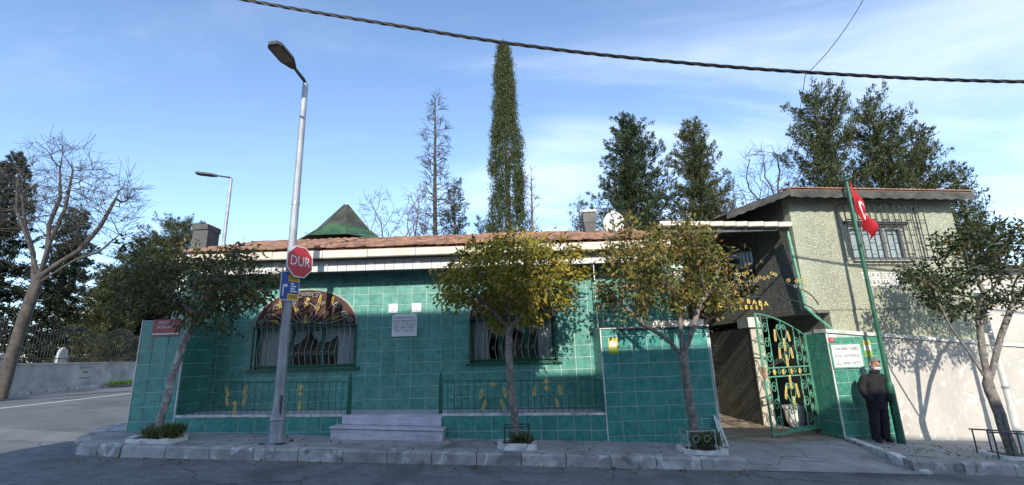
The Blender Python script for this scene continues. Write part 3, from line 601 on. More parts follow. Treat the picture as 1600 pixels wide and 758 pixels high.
# porch platform, its tiled front and marble edge
def slab_between(name, x0, x1, y0, y1, zt, zb, material, parent):
    m = MB(); m.prism([(x0, y0, zb(x0)), (x1, y0, zb(x1)), (x1, y1, zb(x1)), (x0, y1, zb(x0))], [(x0, y0, zt(x0)), (x1, y0, zt(x1)), (x1, y1, zt(x1)), (x0, y1, zt(x0))]); return m.build(name, material, parent)
slab_between('porch_floor', XL+.01, 1.66, YW+.03, YM-.012, zf, lambda x: -.6, M_marble, shrine)
for a, b, lab in ((-6.5, -3.3, 0), (-1.42, 1.66, 0)):
    slab_between('porch_front', a, b, YW, YW+.04, lambda x: zf(x)-.03, lambda x: -.7, M_grout, shrine)
    slab_between('porch_edging', a, b, YW-.025, YW+.1, lambda x: zf(x)+.012, lambda x: zf(x)-.026, M_whitek, shrine)
    x = a
    while x < b-.05:
        w = min(.31, b-x); zt, zb = zf(x+w/2)-.036, -.30
        h = .26; k = 0
        while zt-k*h > zg(x)-.05 and k < 3:
            o = bpy.data.objects.new('tile', tile_mesh(w-.014, h-.014, M_tile2)); o.location = (x+w/2, YW, zt-(k+.5)*h); o.rotation_euler = (0, .02, 0); link(o, shrine); k += 1
        x += w
# steps
st = thing('porch_steps', 'pale grey marble steps in the middle of the porch', 'steps', (-2.36, 9.25, zg(-2.36)))
ST = lambda x, y, z: Vector((x, y, z-.052*(x+2.36)))
m = MB(); m.bbox(-3.38, -1.36, 9.08, 9.50, -.1, .285, .012, ST); m.build('step', M_marble, st)
m = MB(); m.bbox(-3.40, -1.34, 9.05, 9.46, .2865, .318, .008, ST); m.build('tread', M_marble, st)
m = MB(); m.bbox(-3.29, -1.43, 9.38, 9.70, .319, .475, .012, ST); m.build('step', M_marble, st)

# ---- yard walls that flank the porch (front plane YW)
def yard_wall(label, x0, x1, ztop, jamb, xo, cap):
    t = thing('tiled_wall', label, 'wall', ((x0+x1)/2, YW, zg((x0+x1)/2)))
    m = MB(); m.box(x0, x1, YW, YW+.95 if jamb else YW+.25, -.6, ztop); m.build('core', M_grout, t)
    tile_wall(t, (0, YW, 0), (1, 0, 0), x0+.004, x1-.004, -.1 if x0 < 0 else -.35, ztop, .295, .262, M_tile2, [], xo, .0)
    m = MB()
    for xx in (x0-.006, x1+.006): m.box(xx-.010, xx+.010, YW-.017, YW+.012, -.4, ztop+.01)
    m.build('edge_strip', M_ledge, t)
    return t
lw = yard_wall('teal tiled wall at the left street corner with a red sign', -7.36, -6.5, 2.42, True, -6.5, 0)
tile_wall(lw, (-6.5, YW, 0), (0, 1, 0), .02, .94, .6, 2.42, .31, .262, M_tile2, [], 0, 0)
rw = yard_wall('teal tiled wall right of the porch with a yellow poster', 1.68, 3.78, 1.97, True, 1.68, 0)
tile_wall(rw, (1.68, YW, 0), (0, -1, 0), -.94, -.02, .42, 1.97, .31, .262, M_tile2, [], 0, 0)
m = MB(); m.box(1.66, 3.80, YW-.03, YW+1.0, 1.974, 1.99); m.box(2.75, 3.76, YW+.1, YW+.5, 2.0, 2.11); m.build('coping', M_ledge, rw)
m = MB(); m.box(2.05, 3.79, YW-.034, YW-.013, 1.935, 1.962); m.build('dark_trim', M_irondark, rw)
# upper right jamb above the yard wall
m = MB(); m.box(1.705, 1.725, YW+.45, YW+.47, 1.992, 3.42); m.build('jamb_post', M_ledge, shrine)

# ---- porch railings with gilded wheat
def railing(label, x0, x1, ears, post_x, grp='low iron railings on the porch edge'):
    yr = YW+.06; T = frame((0, yr-.02, 0), (1, 0, 0), (0, -1, 0))
    t = thing('iron_railing', label, 'railing', ((x0+x1)/2, yr, zf((x0+x1)/2)), grp)
    m = MB(); m.tube([(x0, yr, zf(x0)+.60), (x1, yr, zf(x1)+.60)], .011, 6); m.build('rail', M_iron, t)
    m = MB(); m.tube([(x0, yr, zf(x0)+.09), (x1, yr, zf(x1)+.09)], .009, 6); m.build('rail', M_iron, t)
    nb = int((x1-x0)/.125)
    for i in range(nb+1):
        x = x0+(x1-x0)*i/nb; m = MB(); m.tube([(x, yr, zf(x)+.012), (x, yr, zf(x)+.60)], .0062, 4); m.build('bar', M_iron, t)
    m = MB()
    for x in (post_x,): m.prism([(x-.035, yr-.035, zf(x)+.01), (x+.035, yr-.035, zf(x)+.01), (x+.035, yr+.035, zf(x)+.01), (x-.035, yr+.035, zf(x)+.01)], [(x-.03, yr-.03, zf(x)+.66), (x+.03, yr-.03, zf(x)+.66), (x+.03, yr+.03, zf(x)+.66), (x-.03, yr+.03, zf(x)+.66)]); m.add([(x-.03, yr-.03, zf(x)+.66), (x+.03, yr-.03, zf(x)+.66), (x+.03, yr+.03, zf(x)+.66), (x-.03, yr+.03, zf(x)+.66), (x, yr, zf(x)+.80)], [(0, 1, 4), (1, 2, 4), (2, 3, 4), (3, 0, 4)])
    m.build('post', M_iron, t)
    for (x, z, a, kind) in ears:
        m = MB()
        if kind == 'w': wheat(m, x, z, R(a), .16, T, .034)
        else: flower(m, x, z, .06, T, 4)
        m.build('gilded_ear' if kind == 'w' else 'gilded_flower', M_gold, t)
    m = MB()
    for cx in np.arange(x0+.35, x1-.2, .55): m.tube(scroll((cx, zf(cx)+.20), .16, .05, 0, 1.2, T, 18), .005, 4)
    m.build('scrolls', M_iron, t)
railing('green iron railing with gilded wheat left of the steps', -6.45, -3.22, [(-5.57, 1.02, 110, 'w'), (-5.22, 1.04, 70, 'w'), (-5.55, .85, 105, 'w'), (-5.22, .86, 75, 'w'), (-5.39, .80, 0, 'f'), (-5.39, .68, 85, 'w'), (-4.15, 1.06, 0, 'f'), (-4.15, .93, 0, 'f'), (-4.15, .72, 88, 'w')], -3.21)
railing('green iron railing with gilded wheat right of the steps', -1.45, 1.62, [(-.45, 1.0, 0, 'f'), (-.68, .83, 80, 'w'), (-.63, .63, 70, 'w'), (-.23, .84, 105, 'w'), (-.28, .63, 110, 'w'), (.57, 1.02, 0, 'f'), (.57, .90, 0, 'f'), (.35, .85, 82, 'w'), (.83, .85, 95, 'w'), (.76, .63, 108, 'w')], -1.46)

# ---- roof furniture
dm = thing('green_dome', 'dark green metal pyramid dome with a pale tip on the roof', 'dome', (-5.08, 13.9, 4.7))
def ring(r, z, n=8, c=(-5.08, 13.9)): return [(c[0]+r*math.cos(2*math.pi*(k+.5)/n), c[1]+r*math.sin(2*math.pi*(k+.5)/n), z) for k in range(n)]
def facets(prof, n=8): 
    m = MB(); rs = [ring(r, z, n) for r, z in prof]
    for a, b in zip(rs, rs[1:]): m.prism(a, b)
    return m
for k in range(8):
    for (a, b, nm, mt) in (((1.40, 4.95), (1.08, 5.17), 'eave_panel', M_copper), ((1.08, 5.17), (.78, 5.40), 'skirt_panel', M_copper), ((.78, 5.40), (.05, 6.24), 'roof_panel', M_domed)):
        ra, rb = ring(*a), ring(*b); m = MB(); m.add([ra[k], ra[(k+1) % 8], rb[(k+1) % 8], rb[k]], [(0, 1, 2, 3)]); m.build(nm, mt, dm)
    m = MB(); m.tube([ring(1.40, 4.95)[k], ring(1.08, 5.175)[k], ring(.785, 5.40)[k], ring(.06, 6.24)[k]], .016, 5); m.build('seam', M_domed, dm)
facets([(.085, 6.19), (.045, 6.26), (.005, 6.30)]).build('tip', M_cream, dm)
def vent(label, x, y, z, w, h, lean=0, cap=M_whitek):
    t = thing('roof_flue', label, 'flue', (x, y, z), 'sheet metal flues on the shrine roof')
    m = MB(); m.prism([(x-w*.36, y-.2, z), (x+w*.36, y-.2, z), (x+w*.36, y+.2, z), (x-w*.36, y+.2, z)], [(x-w/2+lean, y-.22, z+h*.45), (x+w/2+lean, y-.22, z+h*.45), (x+w/2+lean, y+.22, z+h*.45), (x-w/2+lean, y+.22, z+h*.45)]); m.build('base', M_sheet, t)
    m = MB(); m.box(x-w*.52+lean, x+w*.52+lean, y-.235, y+.235, z+h*.452, z+h*.9); m.build('housing', M_sheet, t)
    m = MB(); m.box(x-w*.56+lean, x+w*.54+lean, y-.27, y+.27, z+h*.905, z+h); m.build('cap', cap, t)
vent('grey sheet metal flue with a white cap beside the satellite dish', 2.07, 12.2, 4.62, .33, .60)
vent('grey sheet metal flue rising behind the left street corner tree', -7.85, 11.6, 3.55, .36, 1.42, .08, M_sheet)
ds = thing('satellite_dish', 'white weathered satellite dish on the shrine roof', 'dish', (2.75, 12.2, 4.6))
m = MB(); c = Vector((2.72, 12.1, 4.86)); nrm = Vector((-.25, -1, .18)).normalized(); a_ = nrm.cross(Vector((0, 0, 1))).normalized(); b_ = a_.cross(nrm)
vs = [c]; fs = []; NR = 5; NS = 22
for r in range(1, NR+1):
    for k in range(NS):
        g = 2*math.pi*k/NS; q = r/NR; vs.append(c+a_*math.cos(g)*.27*q+b_*math.sin(g)*.32*q+nrm*(.07*q*q))
for k in range(NS): fs.append((0, 1+k, 1+(k+1) % NS))
for r in range(NR-1):
    for k in range(NS): fs.append((1+r*NS+k, 1+(r+1)*NS+k, 1+(r+1)*NS+(k+1) % NS, 1+r*NS+(k+1) % NS))
m.add(vs, fs); m.build('reflector', M_dish, ds, True)
m = MB(); m.tube([(2.78, 12.4, 4.55), (2.75, 12.25, 4.85)], .025, 8); m.build('mast', M_galv, ds)
m = MB(); m.tube([c-b_*.3, c+nrm*.32+b_*.14], .01, 6); m.build('arm', M_galv, ds)
m = MB(); q = c+nrm*.32+b_*.16; m.box(q.x-.05, q.x+.05, q.y-.04, q.y+.04, q.z-.03, q.z+.05); m.build('receiver', M_dish, ds)
# signs on the yard walls
T = frame((-6.875, YW-.018, 2.265), (1, 0, 0), (0, -1, 0))
rs = thing('street_name_sign', 'dark red street name plate with white lettering on the corner wall', 'sign', (-6.875, YW, 2.1))
m = MB(); m.box(-.265, .265, 0, .006, -.165, .165, lambda a, b, c: T(a, c, b)); m.build('plate', M_redd, rs)
m = MB(); m.box(-.262, .262, .0062, .0078, -.13, -.105, lambda a, b, c: T(a, c, b)); m.build('white_line', M_white, rs)
for tx, zz_, h, w in (('MUTLU', .10, .055, .30), ('SOKAĞI', .01, .055, .36)): lettering(tx, h, M_white, frame((-6.875, YW-.0265, 2.265+zz_), (1, 0, 0), (0, -1, 0)), rs, width=w)
po = thing('poster', 'small yellow green poster on the wall right of the porch', 'poster', (1.9, YW, 1.5))
m = MB(); m.box(1.81, 2.0, YW-.0165, YW-.0125, 1.60, 1.80); m.build('sheet', M_poster, po)
m = MB(); m.box(1.81, 2.0, YW-.0165, YW-.0125, 1.49, 1.598); m.build('sheet', M_posterg, po)
m = MB(); m.box(1.83, 1.97, YW-.019, YW-.017, 1.63, 1.72); m.box(1.84, 1.9, YW-.0215, YW-.0195, 1.69, 1.76); m.build('picture', M_posterw, po)
#PART3
# ================================================================== right hand side: house, gate, garden wall
HA = R(9); HU = Vector((math.cos(HA), math.sin(HA), 0)); HV = Vector((-math.sin(HA), math.cos(HA), 0))
OH = Vector((6.43, 10.5, 0)); OW = Vector((6.68, 10.4, 0))
def HT(a, b, c): return OH+HU*a+HV*b+Vector((0, 0, c))       # house frame: a along the front, b back, c up
def WT(a, b, c): return OW+HU*a+HV*b+Vector((0, 0, c))       # garden wall frame
house = thing('pebble_dash_house', 'two storey pale green pebble dash house with a barred window', 'house', tuple(HT(2.2, 2, zg(8.6))))
HW, ZB, ZE = 4.44, 2.30, 4.80
WX0, WX1, WZ0, WZ1 = 1.45, 2.96, 3.44, 4.25
m = MB()
for a0, a1, z0, z1 in ((0, WX0, ZB, 4.90), (WX1, HW, ZB, 4.90), (WX0, WX1, ZB, WZ0), (WX0, WX1, WZ1, 4.90)): m.box(a0, a1, 0, .2, z0, z1, HT)
m.box(.56, HW, .02, .22, 1.4, ZB, HT); m.build('front_wall', M_pebble, house)
m = MB(); m.box(HW-.2, HW, .2, 7, 1.2, 4.90, HT); m.box(.2, HW-.2, 6.8, 7, -.6, 4.90, HT); m.build('side_wall', M_pebble, house)
# left side wall with barred side window; front corner oversails the gateway
m = MB(); LW0, LW1, LZ0, LZ1 = 1.5, 2.7, 3.15, 4.1
for b0, b1, z0, z1 in ((.2, LW0, ZB, 4.90), (LW1, 7, ZB, 4.90), (LW0, LW1, ZB, LZ0), (LW0, LW1, LZ1, 4.90)): m.box(0, .2, b0, b1, z0, z1, HT)
m.box(0.002, .56, .002, 7, ZB-.06, ZB-.002, HT); m.box(.56, .76, .22, 7, -.6, ZB-.06, HT); m.build('left_wall', M_pebble_shade, house)  # side away from the sun, its shade painted into the darker pebble dash
w = MB(); w.box(.06, .10, LW0, LW1, LZ0, LZ1, HT); w = w.build('window', M_glassd, house)
for k in range(8):
    m = MB(); b = LW0+.08+k*.15; m.tube([HT(-.04, b, LZ0-.05), HT(-.04, b, LZ1)], .009, 5); m.build('bar', M_irongrey if k < 6 else M_pvc, w)
m = MB(); m.box(-.08, .02, LW0-.1, LW1+.1, LZ0-.10, LZ0-.05, HT); m.build('sill', M_irondark, w)
# front window
w = MB(); 
for a0, a1, z0, z1 in ((WX0, WX0+.07, WZ0, WZ1), (WX1-.07, WX1, WZ0, WZ1), (WX0+.07, WX1-.07, WZ0, WZ0+.06), (WX0+.07, WX1-.07, WZ1-.06, WZ1)): w.box(a0, a1, .05, .12, z0, z1, HT)
w = w.build('window', M_winwhite, house)
for a in (WX0+.38, WX0+.98): m = MB(); m.box(a-.035, a+.035, .045, .118, WZ0+.06, WZ1-.06, HT); m.build('mullion', M_winwhite, w)
for a0, a1 in ((WX0+.06, WX0+.35), (WX0+.41, WX0+.95), (WX0+1.01, WX1-.06)): m = MB(); m.box(a0, a1, .085, .09, WZ0+.05, WZ1-.05, HT); m.build('pane', M_glass, w)
m = MB(); nx = 60
vs = [HT(WX0+.05+(WX1-WX0-.1)*i/nx, .15+.02*math.sin(i*1.3), z) for z in (WZ0, WZ1) for i in range(nx+1)]; m.add(vs, [(i, i+1, nx+2+i, nx+1+i) for i in range(nx)]); m.build('curtain', M_curtain, w, True)
m = MB(); m.box(WX0-.06, WX1+.06, -.06, .05, WZ0-.05, WZ0-.002, HT); m.build('sill', M_winwhite, w)
m = MB(); m.box(WX0-.1, WX1+.1, -.05, 0, WZ1+.03, WZ1+.10, HT); m.build('lintel', M_irondark, w)
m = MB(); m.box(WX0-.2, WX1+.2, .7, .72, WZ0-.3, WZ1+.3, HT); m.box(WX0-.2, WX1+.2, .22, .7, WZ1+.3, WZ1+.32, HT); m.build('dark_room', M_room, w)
# projecting cage grille, all separate bars
G0, G1, GZ0, GZ1 = 1.22, 3.34, 3.40, 4.70
gr_ = MB()
for z in (GZ0, GZ0+.03, GZ1, WZ1+.02): gr_.tube([HT(G0, -.22, z), HT(G1, -.22, z)], .011, 5)
for a in (G0, G1):
    for z in (GZ0, GZ1): gr_.tube([HT(a, -.22, z), HT(a, .0, z)], .008, 5)
    gr_.tube([HT(a, -.02, GZ0), HT(a, -.02, GZ1)], .008, 5)
grille = gr_.build('cage_grille', M_irondark, house)
for k in range(14):
    a = G0+(G1-G0)*k/13; m = MB(); m.tube([HT(a, -.22, GZ0), HT(a, -.22, GZ1)], .011, 5)
    if k < 13:
        for q in range(3): z = GZ0+.22+q*.36+(.16 if k % 2 else 0); m.tube([HT(a, -.22, z), HT(a+(G1-G0)/13, -.22, z)], .0095, 4)
    m.build('bar', M_irondark, grille)
# ceramic letter tiles on the house front
for row, (tx, a0, z) in enumerate((('ÇURA ÇEREN', 1.53, 2.985), ('DERNEĞİ', 1.66, 2.82))):
    for i, ch in enumerate('ÇURAÇEREN' if row == 0 else 'DERNEĞİ'):
        a = 1.55+i*.118+(.05 if row == 0 and i > 3 else 0)+(.10 if row else 0); m = MB(); m.bbox(a, a+.112, -.012, .0, z+.003, z+.158, .003, HT); t_ = m.build('letter_tile', M_ledge, house)
        lettering(ch, .10, M_sheet, frame(HT(a+.056, -.0135, z+.08), HU, -HV), t_, name='letter')
# roof: corrugated fibre cement edge, brown tiles above, raking left edge
m = MB(); A0, A1 = -.25, 4.66; nc = 64; lo, hi = [], []
for i in range(nc+1):
    a = A0+(A1-A0)*i/nc; wv = .016*math.sin(i*math.pi/2.0); z = 4.775+.04*i/nc
    lo.append(HT(a, -.42, z+wv)); hi.append(HT(a, -.40, z+.175))
m.add(lo+hi, [(i, i+1, nc+2+i, nc+1+i) for i in range(nc)])
hi2 = [HT(A0+(A1-A0)*i/nc, -.38, 4.775+.04*i/nc+.185) for i in range(nc+1)]; lo2 = [HT(A0+(A1-A0)*i/nc, -.38, 4.80+.04*i/nc) for i in range(nc+1)]
m.add(lo2+hi2, [(nc+1+i, nc+2+i, i+1, i) for i in range(nc)]); m.build('fascia_sheet', M_corr, house)
m = MB(); m.prism([HT(A0, -.40, 4.955), HT(A1, -.40, 4.995), HT(A1, 3.6, 5.6), HT(A0+.9, 3.6, 5.6)], [HT(A0, -.40, 4.98), HT(A1, -.40, 5.02), HT(A1, 3.6, 5.63), HT(A0+.9, 3.6, 5.63)])
m.prism([HT(A0+.9, 3.6, 5.6), HT(A1, 3.6, 5.4), HT(A1, 7.4, 4.95), HT(A0, 7.4, 4.95)], [HT(A0+.9, 3.6, 5.63), HT(A1, 3.6, 5.63), HT(A1, 7.4, 4.98), HT(A0, 7.4, 4.98)]); roof2 = m.build('roof', M_roof, house)
m = MB(); m.box(A0, A1, -.36, 7.2, 4.905, 4.95, HT); m.build('soffit', M_soffit, house)
for i in range(40):
    a = A0+.02+i*(A1-A0-.04)/40; m = MB(); w_ = (A1-A0-.04)/40; vs = []
    for b in (-.44, .1):
        for k in range(5): g = math.pi*k/4; vs.append(HT(a+w_*(.5-.48*math.cos(g)), b, 4.985+.04*i/40+(.0 if b < 0 else .12)+.03*math.sin(g)))
    m.add(vs, [(k, k+1, 6+k, 5+k) for k in range(4)]+[(0, 1, 2, 3, 4)]); m.build('roof_tile', M_roof, roof2)
# raking corrugated sheets over the left side, falling towards the shrine
P0, P1 = HT(-.25, -.42, 4.955), HT(-1.22, .55, 4.66)
m = MB(); n_ = 26; vs = []
for i in range(n_+1):
    t = i/n_; p = P0.lerp(P1, t); wv = .022*math.sin(i*math.pi/2); sag = 0
    vs += [p+Vector((0, 0, wv+sag)), p+HV*5+Vector((0, 0, wv+sag+.3)), p+Vector((0, .01, -.13+wv*.6+sag))]
m.add(vs, [(3*i, 3*i+3, 3*i+4, 3*i+1) for i in range(n_)]+[(3*i+2, 3*i+5, 3*i+3, 3*i) for i in range(n_)]); m.build('side_roof_sheet', M_corr, house)
# canopy between shrine and house with cream gutter
can = thing('gateway_canopy', 'corrugated canopy roof with a cream gutter between shrine and house', 'canopy', (4.8, 11.5, 3.4))
m = MB(); n_ = 72; vs = []
for i in range(n_+1):
    x = 3.30+3.05*i/n_; wv = .028*math.sin(i*math.pi/3.0); zb_ = 4.40-.04*(x-3.3)
    vs += [(x, 10.42, zb_+wv+.01), (x, 15.5, zb_+wv+.40)]
m.add(vs, [(2*i, 2*i+2, 2*i+3, 2*i+1) for i in range(n_)]); m.build('corrugated_sheet', M_corr, can)
x = 3.34
for w_ in (.36, .40, .36, .32, .27, .27, .36, .32, .30):
    m = MB(); z = 4.27-.040*(x+w_/2-3.3); m.bbox(x+.004, x+w_-.004, 10.27, 10.41, z, z+.112, .012); m.build('gutter_panel', M_cream, can); x += w_
m = MB(); m.box(3.4, 6.3, 10.40, 10.5, 4.10, 4.22); m.box(3.42, 3.52, 10.45, 10.55, 2.0, 4.1); m.build('beam', M_soffit, can)
m = MB(); m.box(3.85, 6.4, 15.0, 15.2, -.4, 4.5); m.build('back_wall', M_pebble_shade, can)  # shade under the canopy put into the dark wall colour
# green downpipe on the house corner
dp = thing('downpipe', 'green downpipe bending over the gate beside the house corner', 'pipe', tuple(HT(.0, -.08, 1.8)))
m = MB(); m.tube([HT(-.10, .05, 4.1), HT(-.04, -.02, 2.35), HT(.16, -.10, 2.10), HT(.42, -.12, 1.86)], .032, 8); m.build('pipe', M_irongate, dp)
# garden wall: green tiled pier next to the gate, white plaster beyond, sloping ledge
def ztop(a): return 1.84-.088*a
pier = thing('tiled_gate_pier', 'green tiled pier right of the gate with a white sign', 'pier', tuple(WT(.6, .3, zg(7.3))))
m = MB(); m.prism([WT(0, 0, -.6), WT(1.30, 0, -.6), WT(1.30, .55, -.6), WT(0, .62, -.6)], [WT(0, 0, ztop(0)), WT(1.3, 0, ztop(1.3)), WT(1.3, .55, ztop(1.3)), WT(0, .62, ztop(0))]); m.build('core', M_grout, pier)
tile_wall(pier, tuple(WT(0, 0, 0)), HU, .012, 1.29, -.55, 1.70, .325, .262, M_tile3, [], .012, -.02)
tile_wall(pier, tuple(WT(0, 0, 0)), -HV, -.61, -.012, -.5, 1.80, .305, .262, M_tile3, [], 0, -.02)
m = MB(); m.box(-.014, .010, -.014, .010, -.4, 1.84, WT); m.build('corner_strip', M_ledge, pier)
gwall = thing('white_garden_wall', 'rough white plaster garden wall behind the man and the flagpole', 'wall', tuple(WT(5, .2, zg(11.5))))
m = MB(); 
N = 24; WLEN = 16
def zw(a): return ztop(a)-.04
vs = []
for i in range(N+1):
    a = 1.30+(WLEN-1.3)*i/N; vs += [WT(a, .0, -1.6), WT(a, .0, zw(a)), WT(a, .28, zw(a)), WT(a, .28, -1.6)]
m.add(vs, [(4*i+k, 4*i+4+k, 4*i+4+(k+1) % 4, 4*i+(k+1) % 4) for i in range(N) for k in range(4)]+[(0, 1, 2, 3)]); m.build('plaster', M_wallw, gwall)
m = MB(); vs = []
for a in (-.02, WLEN): vs += [WT(a, -.045, zw(a)+.002), WT(a, -.045, zw(a)+.075), WT(a, .3, zw(a)+.085), WT(a, .3, zw(a)+.002)]
m.add(vs, [(k, 4+k, 4+(k+1) % 4, (k+1) % 4) for k in range(4)]+[(0, 1, 2, 3), (7, 6, 5, 4)]); m.build('ledge', M_ledge, gwall)
# neighbouring white house beyond, with a green window
nh = thing('white_house', 'white plastered house at the right edge with a green window frame', 'house', tuple(HT(8, 3, zg(13))))
m = MB(); m.box(4.9, 12, .9, 6, -1, 3.3, HT); m.build('wall', M_wallw, nh)
w = MB(); w.box(5.25, 5.85, .86, .9, 1.75, 2.75, HT); w = w.build('window', M_winframe, nh)
for a in (5.30, 5.57): m = MB(); m.box(a, a+.23, .85, .858, 1.8, 2.7, HT); m.build('pane', M_glassd, w)
m = MB(); m.box(4.7, 12.2, .7, 6.2, 3.305, 3.45, HT); m.build('roof', M_corr, nh)
# leaning pale pipe standing by the white wall
pp = thing('service_pole', 'pale grey pole against the white wall behind the right tree', 'pole', (10.15, 10.35, zg(10.15)))
m = MB(); m.tube([(10.15, 10.35, zg(10.15)-.1), (10.15, 10.35, .2)], [.07, .065], 12); m.tube([(10.15, 10.35, .2), (10.14, 10.36, 2.5)], [.055, .05], 12); m.build('shaft', M_pvc, pp)
m = MB(); m.tube([(10.15, 10.35, .55), (10.15, 10.35, .60)], .066, 12); m.build('clamp', M_galv, pp)
# sign, number plate, poster on the pier
T = frame(WT(.375, -.013, 1.305), HU, -HV)
sg = thing('shrine_sign', 'white name board with three lines of grey lettering on the gate pier', 'sign', tuple(WT(.38, -.02, 1.07)))
m = MB(); m.box(-.345, .345, -.03, -.002, -.225, .235, lambda a, b, c: T(a, c, -b)); m.build('board', M_white, sg)
m = MB()
for a0, a1, c0, c1 in ((-.375, -.346, -.255, .265), (.346, .375, -.255, .265), (-.346, .346, -.255, -.226), (-.346, .346, .236, .265)): m.box(a0, a1, -.036, -.002, c0, c1, lambda a, b, c: T(a, c, -b))
m.build('board_frame', M_irongate, sg)
for i, (tx, wd_) in enumerate((('ÇURA BABA TÜRBESİ', .62), ('HELVACI DEDE MEZARLIĞI', .58), ('İLGİLİ DERNEK YÖNETİMİ', .58))): lettering(tx, .075 if i == 0 else .062, M_irondark if i == 0 else M_sheet, frame(WT(.375, -.0445, 1.305+.15-i*.15), HU, -HV), sg, width=wd_)
nb = thing('house_number', 'small red number plate at the top corner of the gate pier', 'sign', tuple(WT(.09, -.02, 1.6)))
m = MB(); m.box(.03, .15, -.018, -.011, 1.60, 1.70, WT); m.build('plate', M_red, nb); lettering('13', .05, M_white, frame(WT(.09, -.0195, 1.65), HU, -HV), nb)
po = thing('poster', 'yellow green poster with a picture beside the white name board', 'poster', tuple(WT(.92, -.02, 1.25)))
for nm, c0, c1, mt in (('sheet', 1.27, 1.40, M_posterg), ('picture', 1.402, 1.52, M_posterw), ('sheet', 1.522, 1.62, M_poster)): m = MB(); m.box(.84, 1.02, -.0165, -.0125, c0, c1, WT); m.build(nm, mt, po)

# ---- the iron gate leaf, hinged on the pier and swung out
H0, H1 = Vector((5.12, 10.22, 0)), Vector((6.575, 10.99, 0)); gu = (H1-H0); GL = gu.length; gu.normalize(); gn = Vector((gu.y, -gu.x, 0))
zb0 = zg(6)+.07
KG = GL/2.06; GL = 2.06      # drawn at 2.06 m, fitted to the opening
Tg = frame((H0.x, H0.y, zb0), gu*KG, gn)
gate = thing('iron_gate', 'ornate green iron gate leaf with scrolls and gilded leaves, standing open', 'gate', (H1.x, H1.y, zb0))
def gtop(a): t = a/GL; return 2.46-.46*t**1.8
fr = MB(); fr.box(0, .035, -.018, .018, 0, gtop(0), lambda a, b, c: Tg(a, c, b)); fr.box(GL-.035, GL, -.018, .018, 0, gtop(GL), lambda a, b, c: Tg(a, c, b)); fr.box(0, GL, -.016, .016, .02, .05, lambda a, b, c: Tg(a, c, b))
fr.tube([Tg(GL*i/14, gtop(GL*i/14), 0) for i in range(15)], .018, 6); fr.build('gate_frame', M_irongate, gate)
fr = MB()
for z in (1.14, 1.32): fr.box(.035, GL-.035, -.014, .014, z, z+.025, lambda a, b, c: Tg(a, c, b))
fr.build('middle_rail', M_irongate, gate)
m = MB(); m.box(-.01, .07, -.03, .03, 1.12, 1.36, lambda a, b, c: Tg(a, c, b)); m.build('lock_case', mat('rust', (.30, .17, .10), .8, .2, 12), gate)
rr = .009
for a in (.22, .48, 1.02, 1.55, 1.80):
    m = MB(); m.tube([Tg(a, .05, 0), Tg(a, 1.14, 0)], rr, 5); m.tube([Tg(a, 1.345, 0), Tg(a, gtop(a)-.02, 0)], rr, 5); m.build('bar', M_irongate, gate)
class SC:
    def tube(s, *a): m = MB(); m.tube(*a); m.build('scroll', M_irongate, gate)
sc = SC()
for z0, z1 in ((.05, 1.14), (1.345, 2.35)):
    hgt = z1-z0
    for sx in (0, 1):
        for k in range(4):
            zc = z0+hgt*(k+.5)/4
            a = .125 if sx == 0 else GL-.14
            if zc > gtop(a)-.1: continue
            sc.tube(scroll((a, zc), .085, .02, R(90), 1.5, Tg, 22), rr, 5)
        for k in range(3):
            zc = z0+hgt*(k+.6)/3.2; a = .36 if sx == 0 else GL-.42; s = 1 if sx == 0 else -1
            if zc > gtop(a)-.12: continue
            sc.tube(scroll((a, zc), .12, .03, R(0) if s > 0 else R(180), 1.4*s, Tg, 24), rr, 5)
            sc.tube([Tg(*p, 0) for p in bez([(a+.12*s, zc), (a+.13*s, zc-.2), (a+.05*s, zc-.28)], 8)], rr, 5)
    # central hearts
    cx = GL*.5
    for (zc, sz) in ((z0+hgt*.30, .26), (z0+hgt*.70, .24)):
        for s in (-1, 1):
            sc.tube([Tg(*p, 0) for p in bez([(cx, zc-sz), (cx+s*sz*1.25, zc-sz*.1), (cx+s*sz*1.0, zc+sz*1.0), (cx+s*.06, zc+sz*.75)], 16)], rr, 5)
            sc.tube(scroll((cx+s*.10, zc+sz*.5), .075, .02, R(180) if s > 0 else 0, -1.2*s, Tg, 18), rr, 5)
for i in range(8): sc.tube(scroll((.22+i*.225, 1.242), .066, .03, 0, 1.1, Tg, 16), rr*.9, 5)
Tgf = frame((H0.x+gn.x*.02, H0.y+gn.y*.02, zb0), gu*KG, gn); cx = GL*.5
for (a, z, an, L) in ((cx-.34, 2.0, 85, .24), (cx+.24, 1.98, 105, .22), (cx, 1.80, 90, .26), (cx-.26, 1.62, 80, .22), (cx+.26, 1.62, 100, .22), (cx, 1.46, 90, .24), (cx, 1.02, 90, .28), (cx-.26, .82, 70, .26), (cx+.24, .84, 100, .28), (cx+.02, .60, 90, .24)):
    m = MB(); wheat(m, a, z, R(an), L*.85, Tgf, .055); m.build('gilded_leaf', M_gold, gate)
for a in (.42, .78, 1.14, 1.5): m = MB(); flower(m, a, 1.242, .075, Tgf, 6); m.build('gilded_flower', M_gold, gate)
# bottom sheet behind the lower scrolls
m = MB(); m.box(.6, GL-.06, .012, .018, .05, .11, lambda a, b, c: Tg(a, c, -b)); m.build('kick_plate', M_irongate, gate)
